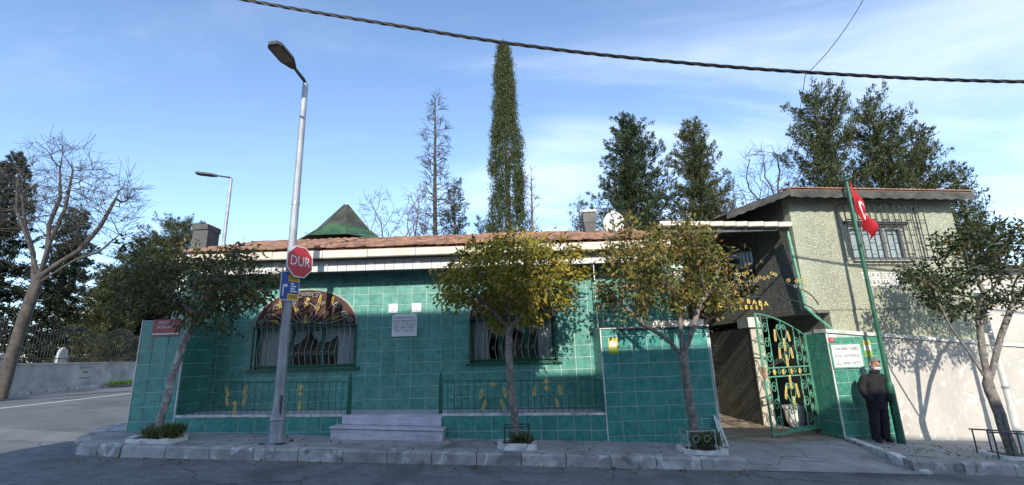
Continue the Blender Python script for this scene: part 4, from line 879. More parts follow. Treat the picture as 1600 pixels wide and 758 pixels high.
# stone post left of the gate
pst = thing('stone_gatepost', 'pebble stone gatepost with a sunlit front behind the open gate', 'post', (6.12, 12.6, zg(6)))
m = MB(); m.box(5.98, 6.26, 12.3, 15, -.5, 2.05); m.build('shaft', M_pebble_shade, pst)  # shaded flank, coloured darker than the front
m = MB(); m.bbox(5.975, 6.265, 12.24, 12.298, -.4, 2.05, .01); m.build('face', M_post_sunlit, pst)  # sunlit front, the light put into its pale colour
m = MB(); m.box(5.90, 6.34, 12.15, 12.75, 2.052, 2.30); m.build('capital', M_ledge, pst)
# arch with lettering over the gateway
arch = thing('gate_arch', 'iron arch over the gate carrying yellow letters and gilded rings', 'arch', (5.15, 10.05, 2.0))
AX0, AX1 = 3.95, 6.42
Ta = frame((0, 10.05, 0), (1, 0, 0), (0, -1, 0))
def az(x, k=0): t = (x-(AX0+AX1)/2)/((AX1-AX0)/2); return 2.02+k+(.56+k*.25)*math.sqrt(max(0, 1-t*t*.985))
for k in (0, .34):
    m = MB(); m.tube([Ta(AX0+(AX1-AX0)*i/30, az(AX0+(AX1-AX0)*i/30, k*.8), 0) for i in range(31)], .012, 6); m.build('arch_rail', M_irondark, arch)
AR = random.Random(4)
for i, ch in enumerate('ÇURA BABA'):
    if ch == ' ': continue
    x = 4.34+i*.120; lettering(ch, .10, M_letter, frame((x, 10.02, 2.50-.02*abs(i-4)), (1, 0, 0), (0, -1, 0)), arch, name='letter')
for i, ch in enumerate('TÜRBESİ'): lettering(ch, .085, M_letter, frame((4.55+i*.108, 10.02, 2.36-.006*abs(i-3)), (1, 0, 0), (0, -1, 0)), arch, name='letter')
for i in range(46):
    x = AR.uniform(4.1, 6.36); z = az(x, .27)+AR.uniform(-.02, .20)-(.12 if x < 4.6 else 0)
    if 4.3 < x < 5.62 and z < 2.66: z = 2.66+AR.uniform(0, .2)
    m = MB(); y = 10.0+AR.uniform(-.05, .05); Tq = frame((0, y, 0), (1, AR.uniform(-.5, .5), 0), (0, -1, 0)); p = Tq(x, z, 0)
    m.tube(scroll((x, z), .03, .03, 0, 1, frame((0, y, 0), (1, 0, 0), (0, -1, 0)), 10), .007, 5, False); m.build('gilded_ring', M_gold if AR.random() < .72 else M_irongrey, arch)
# white motorbike-like bundle seen through the gate: a stone basin with pots
bs = thing('plant_tub', 'pale stone tub with a plant behind the open gate', 'tub', (6.35, 12.0, zg(6.4)))
m = MB(); m.lathe([(.14, 0), (.2, .12), (.23, .4), (.26, .42), (.26, .47), (.2, .47)], (6.62, 12.0, zg(6.4)+.02), 14); m.build('tub', M_white, bs)

# ================================================================== street lamp, signs, flag, person
def street_lamp(label, base, h, arm, headlen, group='street lamps'):
    x, y, z = base; t = thing('street_lamp', label, 'street lamp', base, group); ax, ay = arm; L = math.hypot(ax, ay); ux, uy = ax/L, ay/L
    m = MB(); m.lathe([(.22, 0), (.22, .03), (.12, .035), (.115, .35), (.135, .37), (.09, .62), (.085, .9), (.055, h)], (x, y, z), 14); m.build('pole', M_galv, t, False)
    m = MB(); m.prism([(x-.2, y-.2, z-.01), (x+.2, y-.2, z-.01), (x+.2, y+.2, z-.01), (x-.2, y+.2, z-.01)], [(x-.2, y-.2, z+.02), (x+.2, y-.2, z+.02), (x+.2, y+.2, z+.02), (x-.2, y+.2, z+.02)]); m.build('base_plate', M_irondark, t)
    m = MB(); m.tube([(x, y, z+h), (x+ux*.05, y+uy*.05, z+h+.05), (x+ux*L*.45, y+uy*L*.45, z+h+.12)], [.035, .035, .03], 8); m.build('arm', M_lamp, t)
    T = lambda a, b, c: Vector((x+ux*(L*.4+a)-uy*b, y+uy*(L*.4+a)+ux*b, z+h+.10+c+a*.10))
    m = MB(); hw = .15; P = [(0, -.05), (.12, -hw*.7), (.22, -hw), (headlen-.08, -hw), (headlen, -hw+.06)]; P = P+[(a, -b) for a, b in P[::-1]]
    m.prism([T(a, b, -.02) for a, b in P], [T(a*.98+.01, b*.9, .05) for a, b in P]); m.build('head', M_lamp, t)
    m = MB(); m.prism([T(a, b, -.026) for a, b in ((.2, -.11), (headlen-.06, -.11), (headlen-.06, .11), (.2, .11))], [T(a, b, -.0205) for a, b in ((.2, -.11), (headlen-.06, -.11), (headlen-.06, .11), (.2, .11))]); m.build('lens', M_lampg, t)
    m = MB(); m.tube([(x, y, z+h*.62), (x, y, z+h*.63)], .075, 12); m.build('band', M_galv, t)
    m = MB(); m.box(x+.06, x+.088, y-.092, y-.066, z+.42, z+.78); m.build('service_door', M_lamp, t)
    return t
street_lamp('grey steel street lamp on the kerb carrying the stop sign', (-4.11, 8.58, zg(-4.1)), 6.83, (-.14, -1.0), .68)
street_lamp('distant grey street lamp rising behind the shrine roof', (-10.7, 17.0, zg(-10.7)-.17), 8.15, (-1.25, -.2), .75)
def sign_frame(c, b): u = Vector((math.cos(b), math.sin(b), 0)); return frame(c, u, (u.y, -u.x, 0))
c = (-3.93, 8.56, 3.32); T = sign_frame(c, R(66))
ss = thing('stop_sign', 'red octagonal stop sign reading DUR', 'sign', c); RAD = .315
oc = [(RAD*math.cos(R(22.5+45*k)), RAD*math.sin(R(22.5+45*k))) for k in range(8)]
m = MB(); m.prism([T(a, b, -.004) for a, b in oc], [T(a, b, .004) for a, b in oc]); m.build('plate', M_white, ss)
m = MB(); m.prism([T(a*.93, b*.93, .0045) for a, b in oc], [T(a*.93, b*.93, .0065) for a, b in oc]); m.build('face', M_red, ss)
lettering('DUR', .185, M_white, sign_frame(T(0, 0, .008), R(66)), ss, width=.44)
m = MB(); m.box(-.16, .0, -.02, .02, -.02, .02, lambda a, b, c_: T(a, c_, b-.025)); m.build('bracket', M_galv, ss)
c = (-4.04, 8.47, 2.86); T = sign_frame(c, R(60))
bs_ = thing('direction_sign', 'blue and yellow direction sign with an arrow below the stop sign', 'sign', c)
def plate(nm, a0, a1, b0, b1, d0, d1, mt):
    m = MB(); m.box(a0, a1, b0, b1, d0, d1, lambda a, b, d: T(a*.64, b, d)); m.build(nm, mt, bs_)
plate('plate', -.29, .29, -.26, .26, -.004, .004, M_white); plate('face', -.275, .275, -.245, .245, .0045, .006, M_blue)
plate('yellow_panel', -.06, .27, .085, .24, .0065, .008, M_yel); plate('yellow_panel', -.06, .27, -.24, -.135, .0065, .008, M_yel)
for tx, b, w in (('PAŞA', .19, .22), ('BAHÇESİ', .125, .27), ('MÜZESİ', -.19, .25)): lettering(tx, .05, M_black, sign_frame(T(.067, b, .0095), R(60)), bs_, width=w*.64)
plate('arrow', -.22, -.185, -.19, .02, .0065, .008, M_white); plate('arrow', -.184, -.13, -.012, .02, .0065, .008, M_white)
m = MB(); m.add([T(-.083, .05, .008), T(-.083, -.042, .008), T(-.045, .004, .008)], [(0, 1, 2)]); m.build('arrow_head', M_white, bs_)
for b, a1 in ((.045, .12), (0, .2), (-.045, .16), (-.09, .22)): plate('text_line', .02, a1, b-.012, b+.014, .0065, .008, M_white)

fp = thing('flagpole', 'green flagpole standing against the garden wall', 'flagpole', (7.58, 10.1, zg(7.58)))
zb_ = zg(7.58)
m = MB(); m.lathe([(.075, -.05), (.072, 1.1), (.045, 1.16), (.035, 5.50), (.0, 5.52)], (7.58, 10.1, zb_), 12); m.build('pole', M_iron, fp)
m = MB(); m.lathe([(.0, 0), (.045, .03), (.05, .07), (.0, .12)], (7.58, 10.1, zb_+5.5), 10); m.build('finial', M_iron, fp)
fl = thing('flag', 'red flag with white crescent hanging limp from the flagpole', 'flag', (7.6, 10.05, 4.9))
m = MB(); NA, NB = 40, 60; vs = []; 
for i in range(NA+1):
    a = i/NA
    for j in range(NB+1):
        b = j/NB; h = Vector((7.625, 10.06, 5.12-.72*a)); fold = math.sin(b*11+a*2.6)*.085*b
        gather = b*.55
        p = h+Vector((b*.33-.06*b*b-a*.16*b+.045*b*math.sin(b*11+a*2.6+1.5), -.05*b+fold-.12*b*math.sin(a*3.1), -1.0*b+.30*a*b))
        vs.append(p)
mi_fn = lambda a, b: (((b-.40)**2*2.25+(a-.5)**2) < .050 and ((b-.43)**2*2.25+(a-.5)**2) > .034) or (((b-.60)**2*2.25+(a-.5)**2) < .009)
for i in range(NA):
    for j in range(NB):
        pass
m.v = vs; m.f = [(i*(NB+1)+j, (i+1)*(NB+1)+j, (i+1)*(NB+1)+j+1, i*(NB+1)+j+1) for i in range(NA) for j in range(NB)]
m.mi = [1 if mi_fn((i+.5)/NA, (j+.5)/NB) else 0 for i in range(NA) for j in range(NB)]
m.build('cloth', [M_flag, M_flagw], fl, True)

def pathpts_(pts):
    o = []
    for p, q in zip(pts, pts[1:]): o += [tuple(p[j]+(q[j]-p[j])*k/4 for j in range(3)) for k in range(4)]
    return o+[pts[-1]]
# ---- the man leaning by the flagpole, hands in pockets
man = thing('person', 'person in a black coat standing with hands in pockets by the flagpole', 'person', (7.13, 10.15, zg(7.13)))
mz = zg(7.13); S_ = 1.55/1.75
def MP(x, y, z): return Vector((7.24+x*S_+.045*max(0, z-.2)*1.6, 10.15+y*S_, mz+z*S_))
def skin_body(name, chain, edges, material, parent, sub=2):
    me = bpy.data.meshes.new(name); me.from_pydata([MP(*c[:3]) for c in chain], edges, []); o = bpy.data.objects.new(name, me); COL.objects.link(o)
    sk = o.modifiers.new('s', 'SKIN'); sk.use_smooth_shade = True; sb = o.modifiers.new('b', 'SUBSURF'); sb.levels = sub; sb.render_levels = sub
    for i, c in enumerate(chain): me.skin_vertices[0].data[i].radius = (c[3]*S_, c[4]*S_ if len(c) > 4 else c[3]*S_)
    me.skin_vertices[0].data[0].use_root = True
    me2 = bpy.data.meshes.new_from_object(o.evaluated_get(bpy.context.evaluated_depsgraph_get())); bpy.data.objects.remove(o); me2.name = name
    me2.materials.clear(); me2.materials.append(material); return link(bpy.data.objects.new(name, me2), parent)
body = [(0, 0, .95, .13, .10), (0, 0, 1.12, .13, .10), (0, 0, 1.30, .14, .10), (0, -.01, 1.41, .085, .075), (.01, -.03, 1.51, .06), (.02, -.05, 1.60, .075, .08), (.025, -.07, 1.69, .09, .10), (.025, -.065, 1.765, .065, .075),
        (-.09, 0, .88, .09), (-.10, -.01, .50, .06), (-.10, .01, .10, .042), (-.12, -.12, .04, .035), (.09, 0, .88, .09), (.11, -.02, .50, .06), (.11, 0, .10, .042), (.14, -.13, .04, .035),
        (-.16, 0, 1.37, .045), (-.27, .02, 1.14, .04), (-.22, -.06, .98, .03), (.16, 0, 1.37, .045), (.27, .02, 1.14, .04), (.22, -.06, .98, .03), (.03, -.185, 1.675, .016)]
skin_body('body', body, [(0, 1), (1, 2), (2, 3), (3, 4), (4, 5), (5, 6), (6, 7), (0, 8), (8, 9), (9, 10), (10, 11), (0, 12), (12, 13), (13, 14), (14, 15), (3, 16), (16, 17), (17, 18), (3, 19), (19, 20), (20, 21), (6, 22)], M_skin, man)
def loft(name, rings, material, n=28, fold=.0, seed=1):
    """closed garment surface through elliptical rings (x, y, z, rx, ry) with soft cloth folds"""
    rg = random.Random(seed); ph = [rg.uniform(0, 6.28) for _ in range(4)]; dense = []
    for i in range(len(rings)-1):
        for k in range(5): t = k/5; t2 = t*t*(3-2*t); dense.append([p+(q-p)*(t if j < 3 else t2) for j, (p, q) in enumerate(zip(rings[i], rings[i+1]))])
    dense.append(list(rings[-1])); vs = []
    for i, (x, y, z, rx, ry) in enumerate(dense):
        for k in range(n):
            a = 2*math.pi*k/n; f = 1+fold*(math.sin(a*5+ph[0]+i*.35)+.7*math.sin(a*3+ph[1]-i*.6)+.5*math.sin(i*1.7+ph[2]+a))
            vs.append(MP(x+math.cos(a)*rx*f, y+math.sin(a)*ry*f, z))
    m = MB(); L = len(dense); m.add(vs, [(i*n+k, i*n+(k+1) % n, (i+1)*n+(k+1) % n, (i+1)*n+k) for i in range(L-1) for k in range(n)]+[tuple(range(n))[::-1], tuple((L-1)*n+k for k in range(n))]); return m.build(name, material, man, True)
loft('coat', [(0, 0, .70, .215, .155), (0, 0, .80, .222, .165), (0, 0, .98, .212, .162), (0, 0, 1.15, .205, .158), (0, 0, 1.30, .218, .155), (0, 0, 1.40, .205, .14), (0, -.01, 1.455, .145, .115), (.005, -.02, 1.485, .10, .095), (.01, -.03, 1.53, .092, .092)], M_coat, fold=.018)
for s in (-1, 1):
    pts = bez([(s*.17, .0, 1.41), (s*.29, .03, 1.36), (s*.32, .06, 1.05), (s*.27, -.10, .93), (s*.17, -.15, .90)], 16); rad = [.085, .098, .102, .10, .098, .098, .096, .093, .09, .088, .085, .082, .078, .074, .07, .06]
    m = MB(); m.tube([MP(*p) for p in pts], [r*S_*.84*(1+.05*math.sin(i*2.1+s)) for i, r in enumerate(rad)], 16); m.build('sleeve', M_coat, man, True)
    pts = [(s*.095, 0, .80), (s*.10, -.01, .64), (s*.105, -.015, .48), (s*.108, .0, .30), (s*.11, .005, .15), (s*.112, .0, .045)]
    m = MB(); m.tube([MP(*p) for p in pathpts_(pts)], [S_*(.118-.032*i/20+.006*math.sin(i*1.9+s)+(.008 if i > 17 else 0)) for i in range(len(pathpts_(pts)))], 16); m.build('trouser_leg', M_trou, man, True)
loft('trouser_seat', [(0, 0, .68, .19, .14), (0, 0, .78, .215, .155), (0, 0, .90, .20, .15)], M_trou, fold=.01, seed=3)
loft('collar', [(.01, -.03, 1.49, .105, .105), (.012, -.032, 1.545, .112, .108), (.012, -.032, 1.55, .098, .095), (.01, -.03, 1.50, .09, .09)], M_coat, fold=.012, seed=5)
for s in (-1, 1): skin_body('shoe', [(s*.108, .03, .05, .062, .055), (s*.118, -.06, .05, .062, .052), (s*.13, -.17, .04, .052, .04)], [(0, 1), (1, 2)], M_shoe, man, 2)
m = MB(); vs = []; HN = 16
for j in range(7):
    e = R(8+82*j/6)
    for k in range(HN):
        a = 2*math.pi*k/HN; front = max(0, -math.sin(a)); lift = .055*front*(1-j/6); vs.append(MP(.025+math.cos(a)*math.cos(e)*.108, -.055+math.sin(a)*math.cos(e)*.122, 1.69+lift+math.sin(e)*.135))
m.add(vs, [(j*HN+k, j*HN+(k+1) % HN, (j+1)*HN+(k+1) % HN, (j+1)*HN+k) for j in range(6) for k in range(HN)]+[tuple(6*HN+k for k in range(HN))]); m.build('hair', M_hair, man, True)
m = MB(); vs = []
for j in range(5):
    for i in range(9):
        a = R(-58+116*i/8); z = 1.57+.058*j/4; r = .088+.012*math.sin(math.pi*j/4)+.012*math.cos(a)
        vs.append(MP(.025+math.sin(a)*r, -.072-math.cos(a)*r, z))
m.add(vs, [(j*9+i, j*9+i+1, (j+1)*9+i+1, (j+1)*9+i) for j in range(4) for i in range(8)]); m.build('face_mask', M_mask, man, True)
for s in (-1, 1):
    m = MB(); m.lathe([(.0, -.008), (.01, 0), (.0, .008)], tuple(MP(.025+s*.03, -.165, 1.71)), 8); m.build('eye', M_black, man)
    m = MB(); m.lathe([(.0, -.03), (.016, -.01), (.018, .012), (.0, .03)], tuple(MP(.025+s*.108, -.06, 1.685)), 8); m.build('ear', M_skin, man)
# ---- overhead cables
def cable(label, pts, r, twist=0, nm='overhead_cable'):
    p = [Vector(q) for q in pts]; path = []
    for i in range(len(p)-1):
        p0, p1, p2, p3 = p[max(i-1, 0)], p[i], p[i+1], p[min(i+2, len(p)-1)]
        for k in range(30):
            t = k/30; path.append(.5*((2*p1)+(p2-p0)*t+(2*p0-5*p1+4*p2-p3)*t*t+(3*p1-p0-3*p2+p3)*t**3))
    path.append(p[-1]); t_ = thing(nm, label, 'cable', pts[0])
    if not twist:
        m = MB(); m.tube(path, r, 5); m.build('wire', M_cable, t_); return
    for s in range(twist):
        m = MB(); acc = 0; q = []
        dense = [path[i].lerp(path[i+1], k/4) for i in range(len(path)-1) for k in range(4)]
        for i, v in enumerate(dense):
            if i: acc += (v-dense[i-1]).length
            a = acc*9+s*2*math.pi/twist; q.append(v+Vector((0, math.cos(a), math.sin(a)))*r*1.05)
        m.tube(q, r, 5); m.build('strand', M_cable, t_)
cable('thick twisted black cable sagging across the top of the view', [(-14, 6.5, 9.9), (-8, 6.5, 8.25), (-4.19, 6.5, 7.25), (-1.73, 6.5, 6.68), (.10, 6.5, 6.28), (2.08, 6.5, 5.94), (4.62, 6.5, 5.61), (7.9, 6.5, 5.33), (14, 6.5, 5.1)], .0145, 3)
cable('thin black wire climbing out of the top of the view', [(4.62, 6.5, 5.58), (5.1, 6.5, 6.05), (5.77, 6.5, 6.90), (7.4, 6.5, 9.3)], .006, 0, 'service_wire')
cable('thin wire dropping from the cable to the house roof', [(4.60, 6.5, 5.58), (5.55, 8.5, 5.45), (6.9, 11.2, 6.0)], .005, 0, 'service_wire')
# ---- buildings across the street, behind the viewer: their roofs shade the lower walls
def block(label, x0, x1, yf, h, nf):
    t = thing('apartment_block', label, 'building', ((x0+x1)/2, yf-5, zg((x0+x1)/2)), 'houses across the street')
    m = MB(); m.box(x0, x1, yf-9, yf, -1, h); m.build('wall', M_opp, t); m = MB(); m.box(x0-.15, x1+.15, yf-9.15, yf+.15, h+.002, h+.2); m.build('roof_slab', M_ledge, t)
    n = int((x1-x0)/2.1)
    for f in range(nf):
        for k in range(n):
            xc = x0+(x1-x0)*(k+.5)/n; zc = 1.3+f*2.9; w = MB(); w.box(xc-.6, xc+.6, yf, yf+.05, zc, zc+1.3); w = w.build('window', M_ledge, t); m = MB(); m.box(xc-.53, xc+.53, yf+.051, yf+.06, zc+.07, zc+1.23); m.build('pane', M_glassd, w)
TE = math.tan(R(SUN_EL)); FY = -3.2
block('plastered apartment block across the street, the tallest one', -8.75, -.30, FY, 2.45+TE*(10.4-FY)-.2, 3)
block('wide plastered block added far behind the viewer to darken the left window reflection', -40, -9.5, -42, 11, 3)  # added out of view, hides the bright horizon mirrored in the left window
block('low plastered house across the street facing the right window', -.1, 3.7, FY, 1.05+TE*(10.4-FY)-.2, 2)
block('low plastered house across the street facing the gate', 3.8, 7.1, FY, .35+TE*(10.4-FY)-.2, 2)
block('lowest plastered house across the street, facing the white wall', 7.2, 16, FY, -.42+TE*(10.55-FY)-.2, 2)
#PART4
# ================================================================== vegetation
def np_mesh(name, verts, tris, material, parent, smooth=False):
    me = bpy.data.meshes.new(name); nv, nf = len(verts), len(tris)
    me.vertices.add(nv); me.vertices.foreach_set('co', np.asarray(verts, np.float32).ravel())
    me.loops.add(nf*3); me.loops.foreach_set('vertex_index', np.asarray(tris, np.int32).ravel())
    me.polygons.add(nf); me.polygons.foreach_set('loop_start', np.arange(0, nf*3, 3, dtype=np.int32)); me.polygons.foreach_set('loop_total', np.full(nf, 3, np.int32))
    if smooth: me.polygons.foreach_set('use_smooth', np.ones(nf, bool))
    me.materials.append(material); me.update(calc_edges=True); me.validate()
    return link(bpy.data.objects.new(name, me), parent)
def unit(a): return a/np.maximum(np.linalg.norm(a, axis=1, keepdims=True), 1e-9)
def leaves(name, pos, dirs, L, W, material, parent, rng, fold=.25):
    """one folded pointed leaf (two triangles) at each pos, growing along dirs"""
    n = len(pos); d = unit(dirs); r = unit(rng.normal(size=(n, 3))); s = unit(np.cross(d, r)); nn = np.cross(s, d)
    L = (L*rng.uniform(.7, 1.25, n))[:, None]; W = (W*rng.uniform(.75, 1.2, n))[:, None]
    a = pos; b = pos+d*L*.45+s*W*.5+nn*W*fold; c = pos+d*L; e = pos+d*L*.45-s*W*.5+nn*W*fold
    v = np.stack([a, b, c, e], 1).reshape(-1, 3); i = np.arange(n)[:, None]*4
    t = np.concatenate([i+np.array([[0, 1, 2]]), i+np.array([[0, 2, 3]])], 1).reshape(-1, 3)
    return np_mesh(name, v, t, material, parent)
def colonize(paths, att, step, di, dk, iters, rng, grav=0.0, jit=.12):
    """space colonisation: branches grow from the given starting paths towards the attraction points"""
    nodes = []; par = []
    for path, root in paths:
        prev = root
        for p in path: nodes.append(np.array(p, float)); par.append(prev); prev = len(nodes)-1
    att = np.array(att); alive = np.ones(len(att), bool); cap = 40000
    for it in range(iters):
        if not alive.any() or len(nodes) > cap: break
        N = np.array(nodes); A = att[alive]
        d2 = ((A[:, None, :]-N[None])**2).sum(2) if len(N)*len(A) < 3e7 else None
        if d2 is None: break
        near = d2.argmin(1); dist = np.sqrt(d2[np.arange(len(A)), near]); ok = dist < di
        if not ok.any(): break
        acc = {}
        for k in np.where(ok)[0]: acc.setdefault(near[k], []).append(A[k]-N[near[k]])
        for k, vs in acc.items():
            v = np.array(vs); v = (v/np.linalg.norm(v, axis=1, keepdims=True)).sum(0); v /= max(np.linalg.norm(v), 1e-6)
            v = v+rng.normal(size=3)*jit+np.array([0, 0, grav]); v /= np.linalg.norm(v); nodes.append(N[k]+v*step); par.append(int(k))
        M = np.array(nodes[len(N):]); dn = np.sqrt(((A[:, None, :]-M[None])**2).sum(2)).min(1)
        idx = np.where(alive)[0]; alive[idx[dn < dk]] = False
    return np.array(nodes), par
def limb_mesh(name, nodes, par, rtip, rbase, material, parent, expo=2.3, rmin=.0):
    n = len(nodes); ch = [[] for _ in range(n)]
    for i, p in enumerate(par):
        if p >= 0: ch[p].append(i)
    r = np.zeros(n); ntip = sum(1 for c in ch if not c); expo = min(3.0, max(1.5, math.log(max(ntip, 2))/math.log(max(rbase/rtip, 1.5))))
    for i in range(n-1, -1, -1): r[i] = rtip if not ch[i] else sum(r[c]**expo for c in ch[i])**(1/expo)
    r = rtip+(r-rtip)*(rbase-rtip)/max(r[0]-rtip, 1e-6)
    r = np.maximum(r, rmin); m = MB(); starts = [i for i in range(n) if par[i] < 0]
    stack = [(s, None) for s in starts]
    while stack:
        s, pre = stack.pop(); path, rad = ([nodes[pre]], [min(r[s], r[pre])]) if pre is not None else ([], [])
        cur = s
        while True:
            path.append(nodes[cur]); rad.append(r[cur])
            if not ch[cur]: break
            b = max(ch[cur], key=lambda c: r[c])
            for c in ch[cur]:
                if c != b: stack.append((c, cur))
            cur = b
        if len(path) > 1: m.tube(path, rad, 9 if rad[0] > .04 else (5 if rad[0] > .012 else 3), False)
    m.build(name, material, parent, True); return r, ch
def ell(rng, n, c, rad, shell=.55, low=None):
    v = unit(rng.normal(size=(n, 3)))*(rng.uniform(shell**3, 1, n)**(1/3))[:, None]; p = np.array(c)+v*np.array(rad)
    if low is not None: p = p[p[:, 2] > low]
    return p
def pathpts(pts, step):
    out = []
    for a, b in zip(pts, pts[1:]):
        a, b = np.array(a, float), np.array(b, float); k = max(1, int(np.linalg.norm(b-a)/step))
        for i in range(k): out.append(a+(b-a)*i/k)
    out.append(np.array(pts[-1], float)); return out
def street_tree(label, seed, trunk, limbs, lobes, leafm, barkm, rbase, per=16, leafL=.105, leafW=.044, natt=420, bare=None, thr=.012):
    rng = np.random.default_rng(seed); t = thing('street_tree', label, 'tree', tuple(trunk[0]), 'pruned trees along the kerb')
    tp = pathpts(trunk, .12); tp = [p+rng.normal(size=3)*.008*(i > 0) for i, p in enumerate(tp)]; paths = [(tp, -1)]; off = len(tp)
    for lb in limbs:
        lp = pathpts([trunk[-1]]+lb, .12)[1:]; paths.append((lp, len(tp)-1)); off += len(lp)
    lobes = list(lobes); c_, r_ = np.array(lobes[0][0]), np.array(lobes[0][1])
    for _ in range(11):
        v = unit(rng.normal(size=(1, 3)))[0]*r_*rng.uniform(.85, 1.2); lobes.append((tuple(c_+v*np.array([1, 1, .9 if v[2] > 0 else 1.15])), tuple(rng.uniform(.2, .42, 3)), .30))
    tot = sum(l[2] for l in lobes); att = np.concatenate([ell(rng, int(natt*l[2]/tot), l[0], l[1], .35) for l in lobes])
    nodes, par = colonize(paths, att, .10, 1.2, .16, 90, rng)
    r, ch = limb_mesh('trunk', nodes, par, .004, rbase, barkm, t)
    tips = np.where((r < thr) & (np.arange(len(nodes)) >= off))[0]
    P = nodes[tips]; par_ = np.array(par)[tips]; D = P-nodes[par_]
    Q = np.repeat(P, per, 0)+rng.normal(size=(len(P)*per, 3))*np.array([.09, .09, .08]); out = Q-np.array(lobes[0][0])
    dirs = unit(np.repeat(D, per, 0))*.5+rng.normal(size=Q.shape)*.55+unit(out)*.35+np.array([0, 0, -.35])
    keep = rng.random(len(Q)) < .93
    if bare is not None: keep &= ~((Q[:, 0] > bare) & (rng.random(len(Q)) < .8))
    leaves('crown', Q[keep], dirs[keep], leafL, leafW, leafm, t, rng); return t
def GZ(x, dz=.0): return zg(x)+dz
street_tree('dark leafy street tree at the left corner of the pavement', 11, [(-6.12, 8.5, GZ(-6.12)), (-6.0, 8.5, 1.1), (-5.87, 8.5, 1.87), (-5.66, 8.5, 2.36)], [[(-6.1, 8.4, 2.75), (-6.5, 8.4, 3.0)], [(-5.5, 8.6, 2.9)], [(-5.2, 8.5, 2.7), (-4.9, 8.5, 2.9)]],
            [((-5.75, 8.5, 2.98), (1.3, 1.1, .62), 3), ((-6.6, 8.5, 3.0), (.65, .8, .62), 1.2), ((-5.0, 8.5, 2.85), (.75, .8, .5), 1.2), ((-5.9, 8.5, 3.25), (.8, .8, .42), 1)], M_leaf1, M_barkw, .064, per=13, natt=520)
street_tree('yellow green street tree in front of the right arched window', 22, [(-.03, 8.7, GZ(0)), (-.08, 8.7, .8), (-.13, 8.7, 1.45), (-.10, 8.7, 2.0)], [[(-.45, 8.6, 2.4), (-.8, 8.6, 2.75)], [(-.1, 8.8, 2.6)], [(.3, 8.7, 2.35), (.7, 8.7, 2.8)]],
            [((-.12, 8.7, 3.05), (1.25, 1.1, .65), 3), ((-.75, 8.6, 2.75), (.75, .7, .45), 1), ((.65, 8.7, 2.75), (.62, .7, .55), 1), ((.0, 8.7, 3.4), (.7, .7, .36), .9)], M_leaf2, M_bark, .068, per=17, natt=540)
street_tree('olive brown street tree between porch and gateway', 33, [(3.06, 8.75, GZ(3.05)), (3.02, 8.75, .7), (2.99, 8.75, 1.4)], [[(2.75, 8.7, 1.72), (2.35, 8.7, 1.98), (2.0, 8.7, 2.35)], [(3.04, 8.8, 2.05), (3.0, 8.8, 2.6)], [(3.2, 8.7, 1.85), (3.4, 8.7, 2.35), (3.75, 8.7, 2.7)]],
            [((2.9, 8.75, 3.05), (1.32, 1.1, .82), 3.6), ((2.15, 8.7, 2.75), (.65, .8, .6), 1.2), ((3.85, 8.7, 2.75), (.6, .7, .6), 1.5), ((3.1, 8.75, 3.5), (.9, .9, .38), 1)], M_leaf3, M_bark, .080, per=13, natt=640, bare=3.75)
street_tree('forked dark green street tree at the right edge', 44, [(8.60, 8.95, GZ(8.6)), (8.56, 8.95, .1), (8.50, 8.95, .76)], [[(8.25, 8.9, 1.3), (8.02, 8.9, 1.8), (7.9, 8.9, 2.3)], [(8.58, 9.0, 1.3), (8.68, 9.0, 1.95), (8.9, 9.0, 2.4)], [(8.9, 8.9, 1.6), (9.3, 8.9, 2.2)]],
            [((9.2, 8.95, 2.9), (1.15, 1.1, .82), 3.2), ((8.35, 8.9, 2.35), (.6, .7, .45), 1.1), ((9.9, 8.95, 2.9), (1.0, 1.0, .8), 1.6), ((9.2, 8.95, 3.5), (.9, .8, .45), 1)], M_leaf4, M_bark, .085, per=12, natt=600)
# tree pits, guards, weeds
def tree_pit(label, x, y, w, d, z0, seed, hgt=.09):
    rng = random.Random(seed); t = thing('tree_pit', label, 'tree pit', (x, y, z0), 'tree pits along the kerb'); pts = []
    N = 20
    def rr(k, s):
        a = 2*math.pi*k/N; c, q = math.cos(a), math.sin(a); e = .5; return (x+w*s*math.copysign(abs(c)**e, c), y+d*s*math.copysign(abs(q)**e, q))
    m = MB(); jj = [rng.uniform(-.012, .012) for _ in range(N)]
    for k in range(N):
        q = (k+1) % N; o0, o1, i0, i1 = rr(k, 1.0), rr(q, 1.0), rr(k, .74), rr(q, .74); h0, h1 = hgt+jj[k], hgt+jj[q]
        m.add([(*o0, zg(o0[0])-.02), (*o1, zg(o1[0])-.02), (*rr(q, .97), zg(o1[0])+h1), (*rr(k, .97), zg(o0[0])+h0), (*i0, zg(i0[0])+h0*.95), (*i1, zg(i1[0])+h1*.95), (*i0, zg(i0[0])-.0), (*i1, zg(i1[0])-.0)], [(0, 1, 2, 3), (3, 2, 5, 4), (4, 5, 7, 6)])
    m.build('rim', M_whitek, t); m = MB(); m.poly([(*rr(k, .76), zg(rr(k, .76)[0])+hgt*.5) for k in range(N)]); m.build('soil', M_ground, t); return t
tree_pit('white rimmed tree pit with weeds at the left corner', -6.1, 8.52, .42, .30, 0, 1, .07)
tree_pit('white rimmed tree pit under the yellow green tree', -.02, 8.64, .34, .30, 0, 2, .09)
tree_pit('white rimmed tree pit under the olive brown tree', 3.08, 8.62, .40, .32, 0, 3, .06)
tree_pit('white rimmed tree pit at the right edge', 8.72, 8.92, .62, .35, 0, 4, .06)
